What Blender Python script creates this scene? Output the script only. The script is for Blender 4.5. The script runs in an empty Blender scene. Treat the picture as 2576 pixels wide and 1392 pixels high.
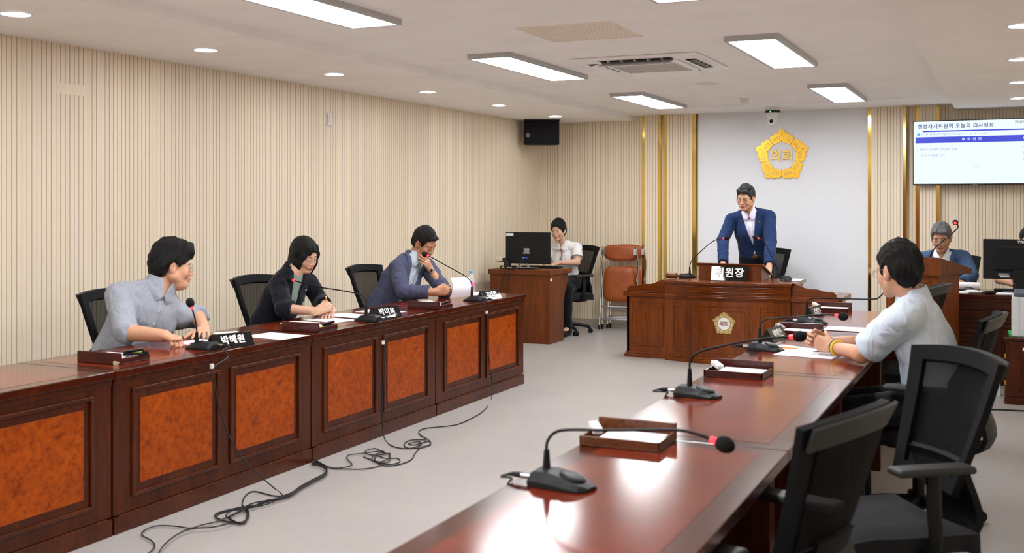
import bpy, bmesh, math, random
import numpy as np
from mathutils import Vector, Matrix, Euler
random.seed(7); np.random.seed(7)
PI = math.pi
SC = bpy.context.scene
COL = SC.collection
R = math.radians

# ---------------------------------------------------------------- camera model (level view, shifted frame)
CAMH = 1.516; FPX = 2750.0; HORZ = 510.0
TH = math.atan(1257 / FPX); S_, C_ = math.sin(TH), math.cos(TH)
def ray(px, py):
    l = (px - 1288) / FPX; v = (HORZ - py) / FPX
    return Vector((-S_ + l * C_, C_ + l * S_, v))
def at_z(px, py, z): d = ray(px, py); return d * ((z - CAMH) / d.z) + Vector((0, 0, CAMH))
def at_y(px, py, y): d = ray(px, py); return d * (y / d.y) + Vector((0, 0, CAMH))
def at_x(px, py, x): d = ray(px, py); return d * (x / d.x) + Vector((0, 0, CAMH))
def at_t(px, py, t): d = ray(px, py); return d * t + Vector((0, 0, CAMH))

# ---------------------------------------------------------------- materials
MATS = {}
def _new(name):
    m = bpy.data.materials.new(name); m.use_nodes = True
    nt = m.node_tree; nt.nodes.clear()
    out = nt.nodes.new('ShaderNodeOutputMaterial'); p = nt.nodes.new('ShaderNodeBsdfPrincipled')
    nt.links.new(p.outputs[0], out.inputs[0])
    MATS[name] = m
    return m, nt, p
def srgb(r, g, b):
    f = lambda c: (c / 12.92 if c <= 0.04045 else ((c + 0.055) / 1.055) ** 2.4)
    return (f(r / 255), f(g / 255), f(b / 255), 1)
def coords(nt, scale=(1, 1, 1), kind='Object', rot=(0, 0, 0)):
    t = nt.nodes.new('ShaderNodeTexCoord'); mp = nt.nodes.new('ShaderNodeMapping')
    nt.links.new(t.outputs[kind], mp.inputs[0]); mp.inputs['Scale'].default_value = scale; mp.inputs['Rotation'].default_value = rot
    return mp.outputs[0]
def noise(nt, vec, scale, detail=3, rough=.5):
    n = nt.nodes.new('ShaderNodeTexNoise'); nt.links.new(vec, n.inputs['Vector'])
    n.inputs['Scale'].default_value = scale; n.inputs['Detail'].default_value = detail; n.inputs['Roughness'].default_value = rough
    return n.outputs['Fac']
def ramp(nt, fac, stops):
    r = nt.nodes.new('ShaderNodeValToRGB'); nt.links.new(fac, r.inputs[0])
    el = r.color_ramp.elements
    while len(el) < len(stops): el.new(.5)
    for e, (p, c) in zip(el, stops): e.position = p; e.color = c
    return r.outputs[0]
def bump(nt, p, h, strength=.2, dist=.002):
    b = nt.nodes.new('ShaderNodeBump'); nt.links.new(h, b.inputs['Height'])
    b.inputs['Strength'].default_value = strength; b.inputs['Distance'].default_value = dist
    nt.links.new(b.outputs[0], p.inputs['Normal'])
def mat(name, col, rough=.5, metal=0, coat=0, var=0.0, vscale=30, stretch=(1, 1, 1), bmp=0, bscale=200, bstretch=None, bdist=.001, emit=0, alpha=1, sss=0, spec=.5, trans=0, ior=1.45, coat_rough=.05, sheen=0):
    m, nt, p = _new(name)
    p.inputs['Base Color'].default_value = col
    p.inputs['Roughness'].default_value = rough; p.inputs['Metallic'].default_value = metal
    p.inputs['Coat Weight'].default_value = coat; p.inputs['Coat Roughness'].default_value = coat_rough
    p.inputs['Specular IOR Level'].default_value = spec; p.inputs['IOR'].default_value = ior
    p.inputs['Transmission Weight'].default_value = trans; p.inputs['Alpha'].default_value = alpha
    if sheen: p.inputs['Sheen Weight'].default_value = sheen
    if emit:
        p.inputs['Emission Color'].default_value = col; p.inputs['Emission Strength'].default_value = emit
    if sss:
        p.inputs['Subsurface Weight'].default_value = sss; p.inputs['Subsurface Radius'].default_value = (1, .35, .2); p.inputs['Subsurface Scale'].default_value = .008
    # a little procedural tone variation on everything
    f = noise(nt, coords(nt, stretch), vscale, 4)
    v = max(var, .03)
    lo = tuple(max(0, c * (1 - v)) for c in col[:3]) + (1,); hi = tuple(min(1, c * (1 + v)) for c in col[:3]) + (1,)
    nt.links.new(ramp(nt, f, [(.3, lo), (.7, hi)]), p.inputs['Base Color'])
    if bmp: bump(nt, p, noise(nt, coords(nt, bstretch or (1, 1, 1)), bscale, 2), bmp, bdist)
    return m
def wood(name, dark, mid, light, rough=.25, coat=.6, scale=6, axis='z', bmp=.012, coat_rough=.06, spec=.3):
    m, nt, p = _new(name); p.inputs['Specular IOR Level'].default_value = spec
    st = {'x': (.12, 1, 1), 'y': (1, .12, 1), 'z': (1, 1, .12)}[axis]
    v = coords(nt, st)
    f1 = noise(nt, v, scale, 5, .6); f2 = noise(nt, v, scale * 9, 3, .6)
    mx = nt.nodes.new('ShaderNodeMath'); mx.operation = 'MULTIPLY_ADD'
    nt.links.new(f2, mx.inputs[0]); mx.inputs[1].default_value = .45
    sub = nt.nodes.new('ShaderNodeMath'); sub.operation = 'MULTIPLY'; nt.links.new(f1, sub.inputs[0]); sub.inputs[1].default_value = .55
    nt.links.new(sub.outputs[0], mx.inputs[2])
    nt.links.new(ramp(nt, mx.outputs[0], [(.36, dark), (.5, mid), (.62, light)]), p.inputs['Base Color'])
    p.inputs['Roughness'].default_value = rough; p.inputs['Coat Weight'].default_value = coat; p.inputs['Coat Roughness'].default_value = coat_rough
    bump(nt, p, f2, bmp, .0006)
    return m

WHITE = (.8, .8, .8, 1)
mat('ceiling_paint', (.95, .93, .92, 1), .8, var=.02, vscale=3)
mat('white_metal', (.74, .74, .73, 1), .35)
mat('frame_grey', (.47, .48, .49, 1), .4)
# pale slatted wood
def slat_material(name, a, b, c):
    m, nt, p = _new(name)
    f1 = noise(nt, coords(nt, (1, 1, .08)), 14, 4, .6)
    f2 = noise(nt, coords(nt, (9, 9, 1.5)), 5, 2, .7)
    base = ramp(nt, f1, [(.3, a), (.7, b)])
    mix = nt.nodes.new('ShaderNodeMixRGB'); mix.inputs[2].default_value = c
    nt.links.new(base, mix.inputs[1])
    nt.links.new(ramp(nt, f2, [(.60, (0, 0, 0, 1)), (.74, (.42, .42, .42, 1))]), mix.inputs[0])
    nt.links.new(mix.outputs[0], p.inputs['Base Color'])
    p.inputs['Roughness'].default_value = .42
    return m
slat_material('slat_wood', (.83, .71, .535, 1), (.87, .765, .60, 1), (.74, .57, .37, 1))
mat('slat_groove', (.32, .23, .175, 1), .8)
mat('ac_grey', (.66, .65, .63, 1), .5)
mat('ac_white', (.93, .93, .93, 1), .4)
mat('hatch_cream', (.86, .79, .70, 1), .45)
mat('wall_plain', (.76, .65, .50, 1), .7)
# floor vinyl
def floor_mat():
    m, nt, p = _new('floor_vinyl')
    f1 = noise(nt, coords(nt, (1, .05, 1)), 160, 3, .7)
    f2 = noise(nt, coords(nt, (1, 1, 1)), 1.7, 3, .5)
    a = ramp(nt, f1, [(.3, (.318, .292, .274, 1)), (.7, (.384, .356, .336, 1))])
    mix = nt.nodes.new('ShaderNodeMixRGB'); mix.blend_type = 'MULTIPLY'; mix.inputs[0].default_value = 1
    nt.links.new(a, mix.inputs[1]); nt.links.new(ramp(nt, f2, [(.3, (.93, .93, .93, 1)), (.7, (1.0, 1.0, 1.0, 1))]), mix.inputs[2])
    nt.links.new(mix.outputs[0], p.inputs['Base Color'])
    p.inputs['Roughness'].default_value = .42; p.inputs['Specular IOR Level'].default_value = .35
    bump(nt, p, f1, .08, .0005)
floor_mat()
mat('baseboard_vinyl', (.42, .37, .30, 1), .5)
mat('panel_white', (.80, .82, .87, 1), .6, var=.03, vscale=40, stretch=(6, 6, .3), bmp=.15, bscale=300, bstretch=(1, 1, .05))
mat('gold_mirror', (.80, .58, .19, 1), .10, metal=1, var=.04, vscale=3)
mat('gold_plate', (.80, .47, .06, 1), .28, metal=1, var=.04)
mat('gold_foil', (.78, .60, .22, 1), .22, metal=1, var=.3, vscale=60, bmp=.4, bscale=90, bdist=.002)
MAHD, MAHM, MAHL = srgb(54, 16, 0), srgb(70, 25, 1), srgb(88, 35, 2)
wood('mahogany', MAHD, MAHM, MAHL, .36, .04, 5, 'z', coat_rough=.12)
wood('mahogany_h', MAHD, MAHM, MAHL, .30, .12, 5, 'y', coat_rough=.12)
wood('table_top', srgb(80, 19, 2), srgb(108, 32, 5), srgb(130, 46, 9), .15, .08, 4, 'y', .006, coat_rough=.10, spec=.42)
wood('table_border', srgb(52, 15, 5), srgb(66, 22, 8), srgb(82, 30, 12), .16, .08, 5, 'y', .006, coat_rough=.10, spec=.42)
wood('walnut', srgb(82, 33, 2), srgb(107, 49, 6), srgb(129, 63, 11), .36, .08, 4, 'z', coat_rough=.15)
wood('walnut_h', srgb(80, 32, 2), srgb(104, 47, 6), srgb(126, 61, 11), .26, .25, 4, 'x', coat_rough=.1)
wood('walnut_red', srgb(78, 33, 3), srgb(97, 45, 6), srgb(112, 55, 10), .42, .06, 4, 'z')
wood('tray_wood', srgb(48, 12, 11), srgb(64, 19, 16), srgb(80, 28, 22), .28, .3, 8, 'x')
wood('tray_wood_light', srgb(76, 38, 20), srgb(96, 52, 28), srgb(116, 66, 38), .35, .3, 8, 'x')
def burl():
    m, nt, p = _new('burl')
    v = coords(nt, (1, 1, 1), rot=(R(-35), 0, 0)); v2 = coords(nt, (1, 2.4, 1), rot=(R(40), 0, 0))
    f1 = noise(nt, v2, 32, 5, .68); f2 = noise(nt, v, 7, 3, .5)
    a = ramp(nt, f1, [(.3, srgb(118, 44, 0)), (.5, srgb(166, 71, 0)), (.72, srgb(186, 87, 2))])
    mix = nt.nodes.new('ShaderNodeMixRGB'); mix.blend_type = 'MULTIPLY'; mix.inputs[0].default_value = 1
    nt.links.new(a, mix.inputs[1]); nt.links.new(ramp(nt, f2, [(.3, (.78, .72, .66, 1)), (.7, (1, 1, 1, 1))]), mix.inputs[2])
    nt.links.new(mix.outputs[0], p.inputs['Base Color']); p.inputs['Roughness'].default_value = .4; p.inputs['Specular IOR Level'].default_value = .2; p.inputs['Coat Weight'].default_value = .03
    p.inputs['Coat Roughness'].default_value = .2
burl()
mat('black_plastic', (.0075, .008, .009, 1), .5, spec=.25)
mat('black_gloss', (.005, .005, .006, 1), .16, coat=.2)
mat('chair_frame', (.0045, .0052, .0065, 1), .6, spec=.16)
mat('black_satin', (.0085, .0095, .011, 1), .45, spec=.28)
mat('grey_plastic', (.026, .027, .027, 1), .5, spec=.35)
mat('foam', (.004, .004, .005, 1), .95, bmp=.6, bscale=900)
mat('chrome', (.75, .75, .76, 1), .12, metal=1)
mat('steel', (.55, .56, .58, 1), .28, metal=1)
mat('red_led', (1, .03, .04, 1), .3, emit=1.1)
mat('green_led', (.15, 1, .2, 1), .3, emit=1.5)
mat('cable_black', (.010, .010, .012, 1), .5)
mat('paper', (.82, .82, .86, 1), .7, var=.01)
mat('paper_print', (.80, .80, .87, 1), .7, var=.04, vscale=90, stretch=(1, 6, 1))
mat('paper_yellow', (.80, .78, .66, 1), .7)
mat('sign_black', (.006, .006, .007, 1), .035, spec=.5)
mat('sign_white', (.85, .85, .83, 1), .5)
mat('label_white', (.78, .78, .78, 1), .5)
mat('label_grey', (.30, .30, .30, 1), .5)
mat('seat_fabric', (.013, .014, .018, 1), .85, bmp=.4, bscale=700)
mat('tan_leather', srgb(152, 74, 28), .45, var=.12, vscale=22, bmp=.35, bscale=40, bdist=.004)
mat('lens', (.9, .93, .95, 1), .02, trans=1, ior=1.02, spec=.35)
mat('bottle_plastic', (.85, .88, .92, 1), .08, alpha=.30, coat=.5)
mat('water', (.80, .86, .92, 1), .05, alpha=.12)
mat('cap_blue', srgb(86, 168, 222), .4)
mat('label_pink', srgb(232, 120, 190), .5)
mat('yellow_plastic', srgb(190, 205, 60), .4)
mat('orange_pencil', srgb(240, 140, 30), .4)
mat('red_plastic', srgb(215, 35, 35), .4)
mat('blue_plastic', srgb(40, 60, 200), .4)
mat('green_plastic', srgb(40, 170, 80), .5)
mat('printer_grey', srgb(200, 203, 206), .5)
mat('printer_dark', srgb(70, 84, 96), .5)
mat('beige_plastic', srgb(205, 196, 172), .5)
mat('acrylic', (.85, .87, .88, 1), .1, trans=.8, ior=1.1)
def mesh_fabric():
    m, nt, p = _new('mesh_fabric')
    p.inputs['Base Color'].default_value = (.006, .0062, .007, 1); p.inputs['Roughness'].default_value = .8; p.inputs['Specular IOR Level'].default_value = .15
    w = nt.nodes.new('ShaderNodeTexChecker'); w.inputs['Scale'].default_value = 700
    nt.links.new(coords(nt), w.inputs['Vector'])
    mr = nt.nodes.new('ShaderNodeMapRange'); nt.links.new(w.outputs['Fac'], mr.inputs[0])
    mr.inputs['To Min'].default_value = .62; mr.inputs['To Max'].default_value = .76
    nt.links.new(mr.outputs[0], p.inputs['Alpha'])
mesh_fabric()
def panel_light():
    m, nt, p = _new('led_diffuser')
    p.inputs['Base Color'].default_value = (.9, .9, .9, 1)
    p.inputs['Emission Color'].default_value = (.96, .98, 1.0, 1); p.inputs['Emission Strength'].default_value = 12
    m, nt, p = _new('downlight_diffuser')
    p.inputs['Base Color'].default_value = (.9, .9, .9, 1)
    p.inputs['Emission Color'].default_value = (.98, .98, 1.0, 1); p.inputs['Emission Strength'].default_value = 22
panel_light()
def screen(name, c, k=.40):
    m, nt, p = _new(name); p.inputs['Base Color'].default_value = (.01, .01, .01, 1); p.inputs['Roughness'].default_value = .25; p.inputs['Specular IOR Level'].default_value = .3
    f = noise(nt, coords(nt), 3, 1); r = ramp(nt, f, [(.2, tuple(v * .985 for v in c[:3]) + (1,)), (.8, c)]); nt.links.new(r, p.inputs['Emission Color']); p.inputs['Emission Strength'].default_value = k
screen('screen_white', srgb(236, 250, 255)); screen('screen_blue', srgb(68, 78, 212)); screen('screen_navy', srgb(30, 40, 120)); screen('screen_text', srgb(140, 146, 205))
screen('screen_teal', srgb(70, 190, 225)); screen('screen_emblem', srgb(224, 240, 250))

# ---------------------------------------------------------------- mesh builder
class MB:
    def __init__(s): s.v = []; s.f = []; s.mi = []; s.cur = 0; s.M = Matrix()
    def add(s, vs, fs):
        o = len(s.v)
        for v in vs: s.v.append(tuple(s.M @ Vector(v)))
        for f in fs: s.f.append(tuple(i + o for i in f)); s.mi.append(s.cur)
    def box(s, x0, x1, y0, y1, z0, z1, M=None):
        vs = [(x, y, z) for z in (z0, z1) for y in (y0, y1) for x in (x0, x1)]
        if M is not None: vs = [tuple(M @ Vector(v)) for v in vs]
        s.add(vs, [(0, 2, 3, 1), (4, 5, 7, 6), (0, 1, 5, 4), (2, 6, 7, 3), (0, 4, 6, 2), (1, 3, 7, 5)])
        return s
    def tube(s, pts, r, n=10, smooth=0, caps=True, squash=None):
        P = [Vector(p) for p in pts]
        rs = list(r) if isinstance(r, (list, tuple)) else [r] * len(P)
        if smooth:
            Q = []; RR = []
            for i in range(len(P) - 1):
                p0 = P[max(i - 1, 0)]; p1 = P[i]; p2 = P[i + 1]; p3 = P[min(i + 2, len(P) - 1)]
                for k in range(smooth):
                    t = k / smooth
                    Q.append(.5 * ((2 * p1) + (p2 - p0) * t + (2 * p0 - 5 * p1 + 4 * p2 - p3) * t * t + (3 * p1 - p0 - 3 * p2 + p3) * t ** 3))
                    RR.append(rs[i] * (1 - t) + rs[i + 1] * t)
            Q.append(P[-1]); RR.append(rs[-1]); P, rs = Q, RR
        T = []
        for i in range(len(P)):
            d = P[min(i + 1, len(P) - 1)] - P[max(i - 1, 0)]
            T.append(d.normalized() if d.length > 1e-9 else Vector((0, 0, 1)))
        u = T[0].orthogonal().normalized()
        vs = []
        for i, p in enumerate(P):
            u = (u - T[i] * u.dot(T[i]))
            if u.length < 1e-6: u = T[i].orthogonal()
            u.normalize(); w = T[i].cross(u)
            for k in range(n):
                a = 2 * PI * k / n
                o = u * math.cos(a) * rs[i] + w * math.sin(a) * rs[i]
                if squash: ax = Vector(squash[0]); o -= ax * o.dot(ax) * (1 - squash[1])
                vs.append(p + o)
        fs = []
        for i in range(len(P) - 1):
            for k in range(n):
                a = i * n + k; b = i * n + (k + 1) % n
                fs.append((a, b, b + n, a + n))
        if caps: fs.append(tuple(range(n - 1, -1, -1))); fs.append(tuple((len(P) - 1) * n + k for k in range(n)))
        s.add(vs, fs); return s
    def cyl(s, p0, p1, r0, r1=None, n=20): return s.tube([p0, p1], [r0, r0 if r1 is None else r1], n)
    def lathe(s, prof, n=24, c=(0, 0, 0), M=None):
        vs = []; m = M or Matrix()
        for (r, z) in prof:
            for k in range(n):
                a = 2 * PI * k / n; vs.append(m @ Vector((c[0] + r * math.cos(a), c[1] + r * math.sin(a), c[2] + z)))
        fs = []
        for i in range(len(prof) - 1):
            for k in range(n):
                a = i * n + k; b = i * n + (k + 1) % n; fs.append((a, b, b + n, a + n))
        fs.append(tuple(range(n - 1, -1, -1))); fs.append(tuple((len(prof) - 1) * n + k for k in range(n)))
        s.add(vs, fs); return s
    def prism(s, poly, d, M=None):
        """poly in local xy, extruded along +z by d"""
        m = M or Matrix(); n = len(poly)
        vs = [m @ Vector((x, y, 0)) for x, y in poly] + [m @ Vector((x, y, d)) for x, y in poly]
        fs = [tuple(range(n - 1, -1, -1)), tuple(range(n, 2 * n))] + [(i, (i + 1) % n, (i + 1) % n + n, i + n) for i in range(n)]
        s.add(vs, fs); return s
    def ball(s, c, r, M=None, u=16, v=10):
        r = (r, r, r) if not isinstance(r, (tuple, list)) else r
        m = M or Matrix(); c = Vector(c); vs = []
        for i in range(v + 1):
            th = PI * i / v
            for k in range(u):
                a = 2 * PI * k / u
                vs.append(c + (m @ Vector((r[0] * math.sin(th) * math.cos(a), r[1] * math.sin(th) * math.sin(a), r[2] * math.cos(th)))))
        fs = []
        for i in range(v):
            for k in range(u): fs.append((i * u + k, (i + 1) * u + k, (i + 1) * u + (k + 1) % u, i * u + (k + 1) % u))
        s.add(vs, fs); return s
    def grid(s, fn, nu, nv, thick=0):
        """surface fn(u,v)->(x,y,z), u,v in 0..1, optional thickness along its normal"""
        P = [[Vector(fn(i / nu, j / nv)) for j in range(nv + 1)] for i in range(nu + 1)]
        W = nv + 1
        vs = [P[i][j] for i in range(nu + 1) for j in range(nv + 1)]
        F = [(i * W + j, (i + 1) * W + j, (i + 1) * W + j + 1, i * W + j + 1) for i in range(nu) for j in range(nv)]
        if thick:
            N = []
            for i in range(nu + 1):
                for j in range(nv + 1):
                    a = P[min(i + 1, nu)][j] - P[max(i - 1, 0)][j]; b = P[i][min(j + 1, nv)] - P[i][max(j - 1, 0)]
                    nn = a.cross(b); N.append(nn.normalized() if nn.length > 1e-12 else Vector((0, 0, 1)))
            K = len(vs); vs = vs + [p - q * thick for p, q in zip(vs, N)]
            F2 = [tuple(reversed([q + K for q in f])) for f in F]
            E = []
            for i in range(nu): E += [(i * W, i * W + K, (i + 1) * W + K, (i + 1) * W), ((i + 1) * W + nv, (i + 1) * W + nv + K, i * W + nv + K, i * W + nv)]
            for j in range(nv): E += [(j + 1, j + 1 + K, j + K, j), (nu * W + j, nu * W + j + K, nu * W + j + 1 + K, nu * W + j + 1)]
            F = F + F2 + E
        s.add(vs, F); return s
    def build(s, name, mats, parent=None, smooth=False, bevel=0, label=None, seg=2, loc=None, angle=35, fix=True):
        me = bpy.data.meshes.new(name); me.from_pydata(s.v, [], s.f)
        if not isinstance(mats, (list, tuple)): mats = [mats]
        for m in mats: me.materials.append(MATS[m])
        if len(mats) > 1:
            me.polygons.foreach_set('material_index', s.mi)
        if bevel or fix:
            bm = bmesh.new(); bm.from_mesh(me)
            if fix: bmesh.ops.recalc_face_normals(bm, faces=bm.faces)
            if bevel:
                es = [e for e in bm.edges if len(e.link_faces) == 2 and e.calc_face_angle(0) > .5]
                bmesh.ops.bevel(bm, geom=es, offset=bevel, segments=seg, affect='EDGES', profile=.5, clamp_overlap=True)
            bm.to_mesh(me); bm.free()
        if smooth:
            me.shade_smooth(); me.set_sharp_from_angle(angle=R(angle))
        me.update()
        o = bpy.data.objects.new(name, me); COL.objects.link(o)
        if parent: o.parent = parent
        if loc is not None: o.location = loc
        if label: o['label'] = label
        return o

def tag(o, label=None, cat=None, group=None, kind=None):
    if label: o['label'] = label
    if cat: o['category'] = cat
    if group: o['group'] = group
    if kind: o['kind'] = kind
    return o
def thing(name, label, cat, loc=(0, 0, 0), rz=0, group=None):
    o = bpy.data.objects.new(name, None); COL.objects.link(o); o.empty_display_size = .1
    o.location = loc; o.rotation_euler = (0, 0, rz)
    return tag(o, label, cat, group)
def copy_tree(o, parent=None):
    c = o.copy(); COL.objects.link(c)
    if parent: c.parent = parent
    for ch in list(o.children): copy_tree(ch, c)
    return c
def dup(o, label, loc, rz, group=None):
    c = copy_tree(o); c.location = loc; c.rotation_euler = (0, 0, rz); c['label'] = label
    if group: c['group'] = group
    return c
def structure(o): o['kind'] = 'structure'; return o
def text_obj(name, body, size, matname, parent=None, depth=.002, bold=0, M=None, align='CENTER', xs=1.0, spacing=1.0, label=None):
    c = bpy.data.curves.new(name, 'FONT'); c.body = body; c.size = size; c.align_x = align; c.align_y = 'CENTER'
    c.extrude = depth / 2; c.space_character = spacing; c.resolution_u = 3
    o = bpy.data.objects.new(name + '_tmp', c); COL.objects.link(o)
    dg = bpy.context.evaluated_depsgraph_get(); me = bpy.data.meshes.new_from_object(o.evaluated_get(dg))
    bpy.data.objects.remove(o); bpy.data.curves.remove(c)
    me.materials.clear(); me.materials.append(MATS[matname])
    if bold:
        bm = bmesh.new(); bm.from_mesh(me); src = me.copy()
        for k in range(8):
            n0 = len(bm.verts); bm.from_mesh(src); bm.verts.ensure_lookup_table(); a = PI / 4 * k
            bmesh.ops.translate(bm, verts=bm.verts[n0:], vec=(bold * math.cos(a), bold * math.sin(a), .00004 * k))
        bm.to_mesh(me); bm.free(); bpy.data.meshes.remove(src)
    T = (M or Matrix()) @ Matrix.Diagonal((xs, 1, 1, 1))
    me.transform(T); me.name = name
    o = bpy.data.objects.new(name, me); COL.objects.link(o)
    if parent: o.parent = parent
    if label: o['label'] = label
    return o
def frameM(origin, xdir, ydir):
    x = Vector(xdir).normalized(); y = Vector(ydir); y = (y - x * y.dot(x)).normalized(); z = x.cross(y)
    m = Matrix((x, y, z)).transposed().to_4x4(); m.translation = Vector(origin); return m
# ---------------------------------------------------------------- the room
XL, XR, YB, YF = -5.38, 0.62, 12.62, -3.0
ZS, ZC = 2.505, 2.56            # side soffits, raised middle ceiling
XS0, XS1 = -4.14, -0.545
m = MB(); m.box(XL - .1, XR + .1, YF - .1, YB + .1, -.06, 0); structure(m.build('floor', 'floor_vinyl'))
m = MB()
m.box(XL - .1, XS0, YF - .1, YB + .1, ZS, ZS + .12); m.box(XS1, XR + .1, YF - .1, YB + .1, ZS, ZS + .12)
m.box(XS0 - .01, XS1 + .01, YF - .1, YB + .1, ZC, ZC + .08)
structure(m.build('ceiling', 'ceiling_paint'))

def slats(mb, x0, x1, z0, z1, pitch=.0333, gw=.0032, gd=.006, off=0.0, thick=.03):
    """slatted skin in a local frame: runs along x, faces -y at y=0, with real grooves"""
    xs = []; x = x0 + off
    pts = [(x0, 0)]
    gi = []
    while x + gw < x1:
        if x > x0 + .001:
            pts += [(x, 0), (x, gd), (x + gw, gd), (x + gw, 0)]
        x += pitch
    pts.append((x1, 0))
    for i in range(len(pts) - 1):
        a, b = pts[i], pts[i + 1]
        mb.cur = 1 if (a[1] > 0 or b[1] > 0) else 0
        mb.add([(a[0], a[1], z0), (b[0], b[1], z0), (b[0], b[1], z1), (a[0], a[1], z1)], [(0, 1, 2, 3)])
    mb.cur = 0
    mb.add([(x0, thick, z0), (x1, thick, z0), (x1, thick, z1), (x0, thick, z1)], [(3, 2, 1, 0)])
    for xx in (x0, x1): mb.add([(xx, 0, z0), (xx, thick, z0), (xx, thick, z1), (xx, 0, z1)], [(0, 1, 2, 3)])
    for z in (z0, z1): mb.add([(x0, .007, z), (x1, .007, z), (x1, thick, z), (x0, thick, z)], [(0, 1, 2, 3)])
SL = ['slat_wood', 'slat_groove']
# left wall: local x runs along +Y, faces +X
m = MB(); m.M = Matrix.Translation((XL, 0, 0)) @ Matrix.Rotation(R(90), 4, 'Z')
slats(m, YF, YB, 0, ZC + .02, pitch=.0366); structure(m.build('wall_left', SL, fix=False))
# back wall
m = MB(); m.M = Matrix.Translation((0, YB, 0)); slats(m, XL, XR, 0, ZC + .02); structure(m.build('wall_back', SL, fix=False))
m = MB(); m.M = Matrix.Translation((XR, 0, 0)) @ Matrix.Rotation(R(-90), 4, 'Z')
slats(m, -YB, -YF, 0, ZC + .02, pitch=.0366); structure(m.build('wall_right', SL, fix=False))
m = MB(); m.box(XL - .05, XR + .05, YF - .06, YF, 0, ZC + .02); structure(m.build('wall_front', 'wall_plain'))
m = MB(); m.box(XL, XL + .012, YF, YB, 0, .09); structure(m.build('baseboard_left', 'baseboard_vinyl', bevel=.003))
m = MB(); m.box(XL + .012, XR, YB - .014, YB, 0, .09); structure(m.build('baseboard_back', 'baseboard_vinyl', bevel=.003))
m = MB(); m.box(XR - .012, XR, YF, YB - .014, 0, .09); structure(m.build('baseboard_right', 'baseboard_vinyl', bevel=.003))
# back door far behind the camera, seen only in reflections
m = MB(); m.box(-3.3, -1.5, YF, YF + .05, 0, 2.1); structure(m.build('door_1', 'walnut', bevel=.004))
# white wall panel with gold-edged slatted pilasters either side
tn = [0]
def trim(mb, mats, **k):
    tn[0] += 1; return structure(mb.build('trim_%d' % tn[0], mats, **k))
m = MB(); m.box(-3.345, -1.425, YB - .045, YB, .0, ZC); trim(m, 'panel_white')
for x0, x1, d in ((-3.992, -3.834, .07), (-3.706, -3.407, .10), (-1.398, -1.071, .10), (-.904, -.739, .07)):
    m = MB(); m.M = Matrix.Translation((0, YB - d, 0)); slats(m, x0, x1, 0, ZC, thick=d, off=.03); trim(m, SL, fix=False)
for x0, x1, d in ((-4.030, -3.992, .06), (-3.834, -3.794, .06), (-3.745, -3.706, .09), (-3.407, -3.359, .09), (-1.436, -1.398, .09), (-1.071, -1.036, .09), (-.941, -.904, .06), (-.739, -.703, .06)):
    m = MB(); m.box(x0, x1, YB - d, YB, 0, ZC); trim(m, 'gold_mirror', bevel=.002)
# thin cable duct on the ceiling between the far lamps
m = MB(); m.box(-3.15, -1.31, 11.52, 11.545, ZC - .012, ZC); trim(m, 'ceiling_paint')
m = MB(); m.box(-1.30, -1.0, 11.5, 11.54, ZC - .012, ZC); trim(m, 'ceiling_paint')

# ---------------------------------------------------------------- ceiling lamps
def led(first=[None], x=0, y0=0, label='', L=1.52):
    if first[0] is None:
        t = thing('ceiling_light', label, 'ceiling light', (x, y0, ZC), 0, 'rectangular ceiling lamps')
        W = .335
        m = MB(); h = .035; b = .022
        m.box(-W / 2, W / 2, 0, b, -h, 0); m.box(-W / 2, W / 2, L - b, L, -h, 0)
        m.box(-W / 2, -W / 2 + b, b, L - b, -h, 0); m.box(W / 2 - b, W / 2, b, L - b, -h, 0)
        m.build('lamp_frame', 'frame_grey', t)
        m = MB(); m.box(-W / 2 + b, W / 2 - b, b, L - b, -h + .004, -h + .012); m.build('diffuser', 'led_diffuser', t)
        first[0] = t; return t
    return dup(first[0], label, (x, y0, ZC), 0, 'rectangular ceiling lamps')
lamps = [(-3.32, 6.87, 'rectangular ceiling lamp left of the air conditioner, nearer of the two small left ones'),
         (-1.475, 6.79, 'rectangular ceiling lamp right of the air conditioner, largest on the right side'),
         (-3.32, 9.87, 'rectangular ceiling lamp farthest on the left, above the slatted back wall'),
         (-1.475, 9.87, 'rectangular ceiling lamp farthest on the right, near the gold edged columns'),
         (-3.32, 3.87, 'biggest rectangular ceiling lamp, cut by the top edge over the left desks'),
         (-1.475, 3.83, 'rectangular ceiling lamp just showing its corner at the top edge')]
for x, y, lb in lamps: led(x=x, y0=y, label=lb)
for x, y, lb in [(-3.32, .87, 'rectangular ceiling lamp of the left row over the near end of the room'), (-1.475, .83, 'rectangular ceiling lamp of the right row over the near end of the room'),
                 (-3.32, -2.1, 'rectangular ceiling lamp of the left row by the rear door wall'), (-1.475, -2.1, 'rectangular ceiling lamp of the right row by the rear door wall')]:
    led(x=x, y0=y, label=lb)
def downlight(x, y, label, first=[None]):
    if first[0] is None:
        t = thing('recessed_downlight', label, 'downlight', (x, y, ZS), 0, 'round recessed downlights')
        m = MB(); m.lathe([(.078, -.001), (.085, -.004), (.074, -.006), (.070, -.001)], 32); m.build('trim_ring', 'white_metal', t, smooth=True)
        m = MB(); m.lathe([(.068, -.0005), (.068, -.004), (.05, -.0055), (.001, -.0058)], 32); m.build('diffuser', 'downlight_diffuser', t)
        first[0] = t; return
    dup(first[0], label, (x, y, ZS), 0, 'round recessed downlights')
od = ['nearest', 'second nearest', 'third nearest', 'fourth nearest', 'fifth nearest', 'farthest']
for i, y in enumerate([4.12, 5.60, 7.07, 8.555, 10.04, 11.545]):
    downlight(-4.735, y, '%s round downlight in the left ceiling strip above the slatted wall' % od[i])
for i, y in enumerate([6.72, 8.30, 9.90, 11.4]):
    downlight(.055, y, '%s round downlight at the right edge of the ceiling' % ['nearest', 'second nearest', 'third nearest', 'farthest'][i])
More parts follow.
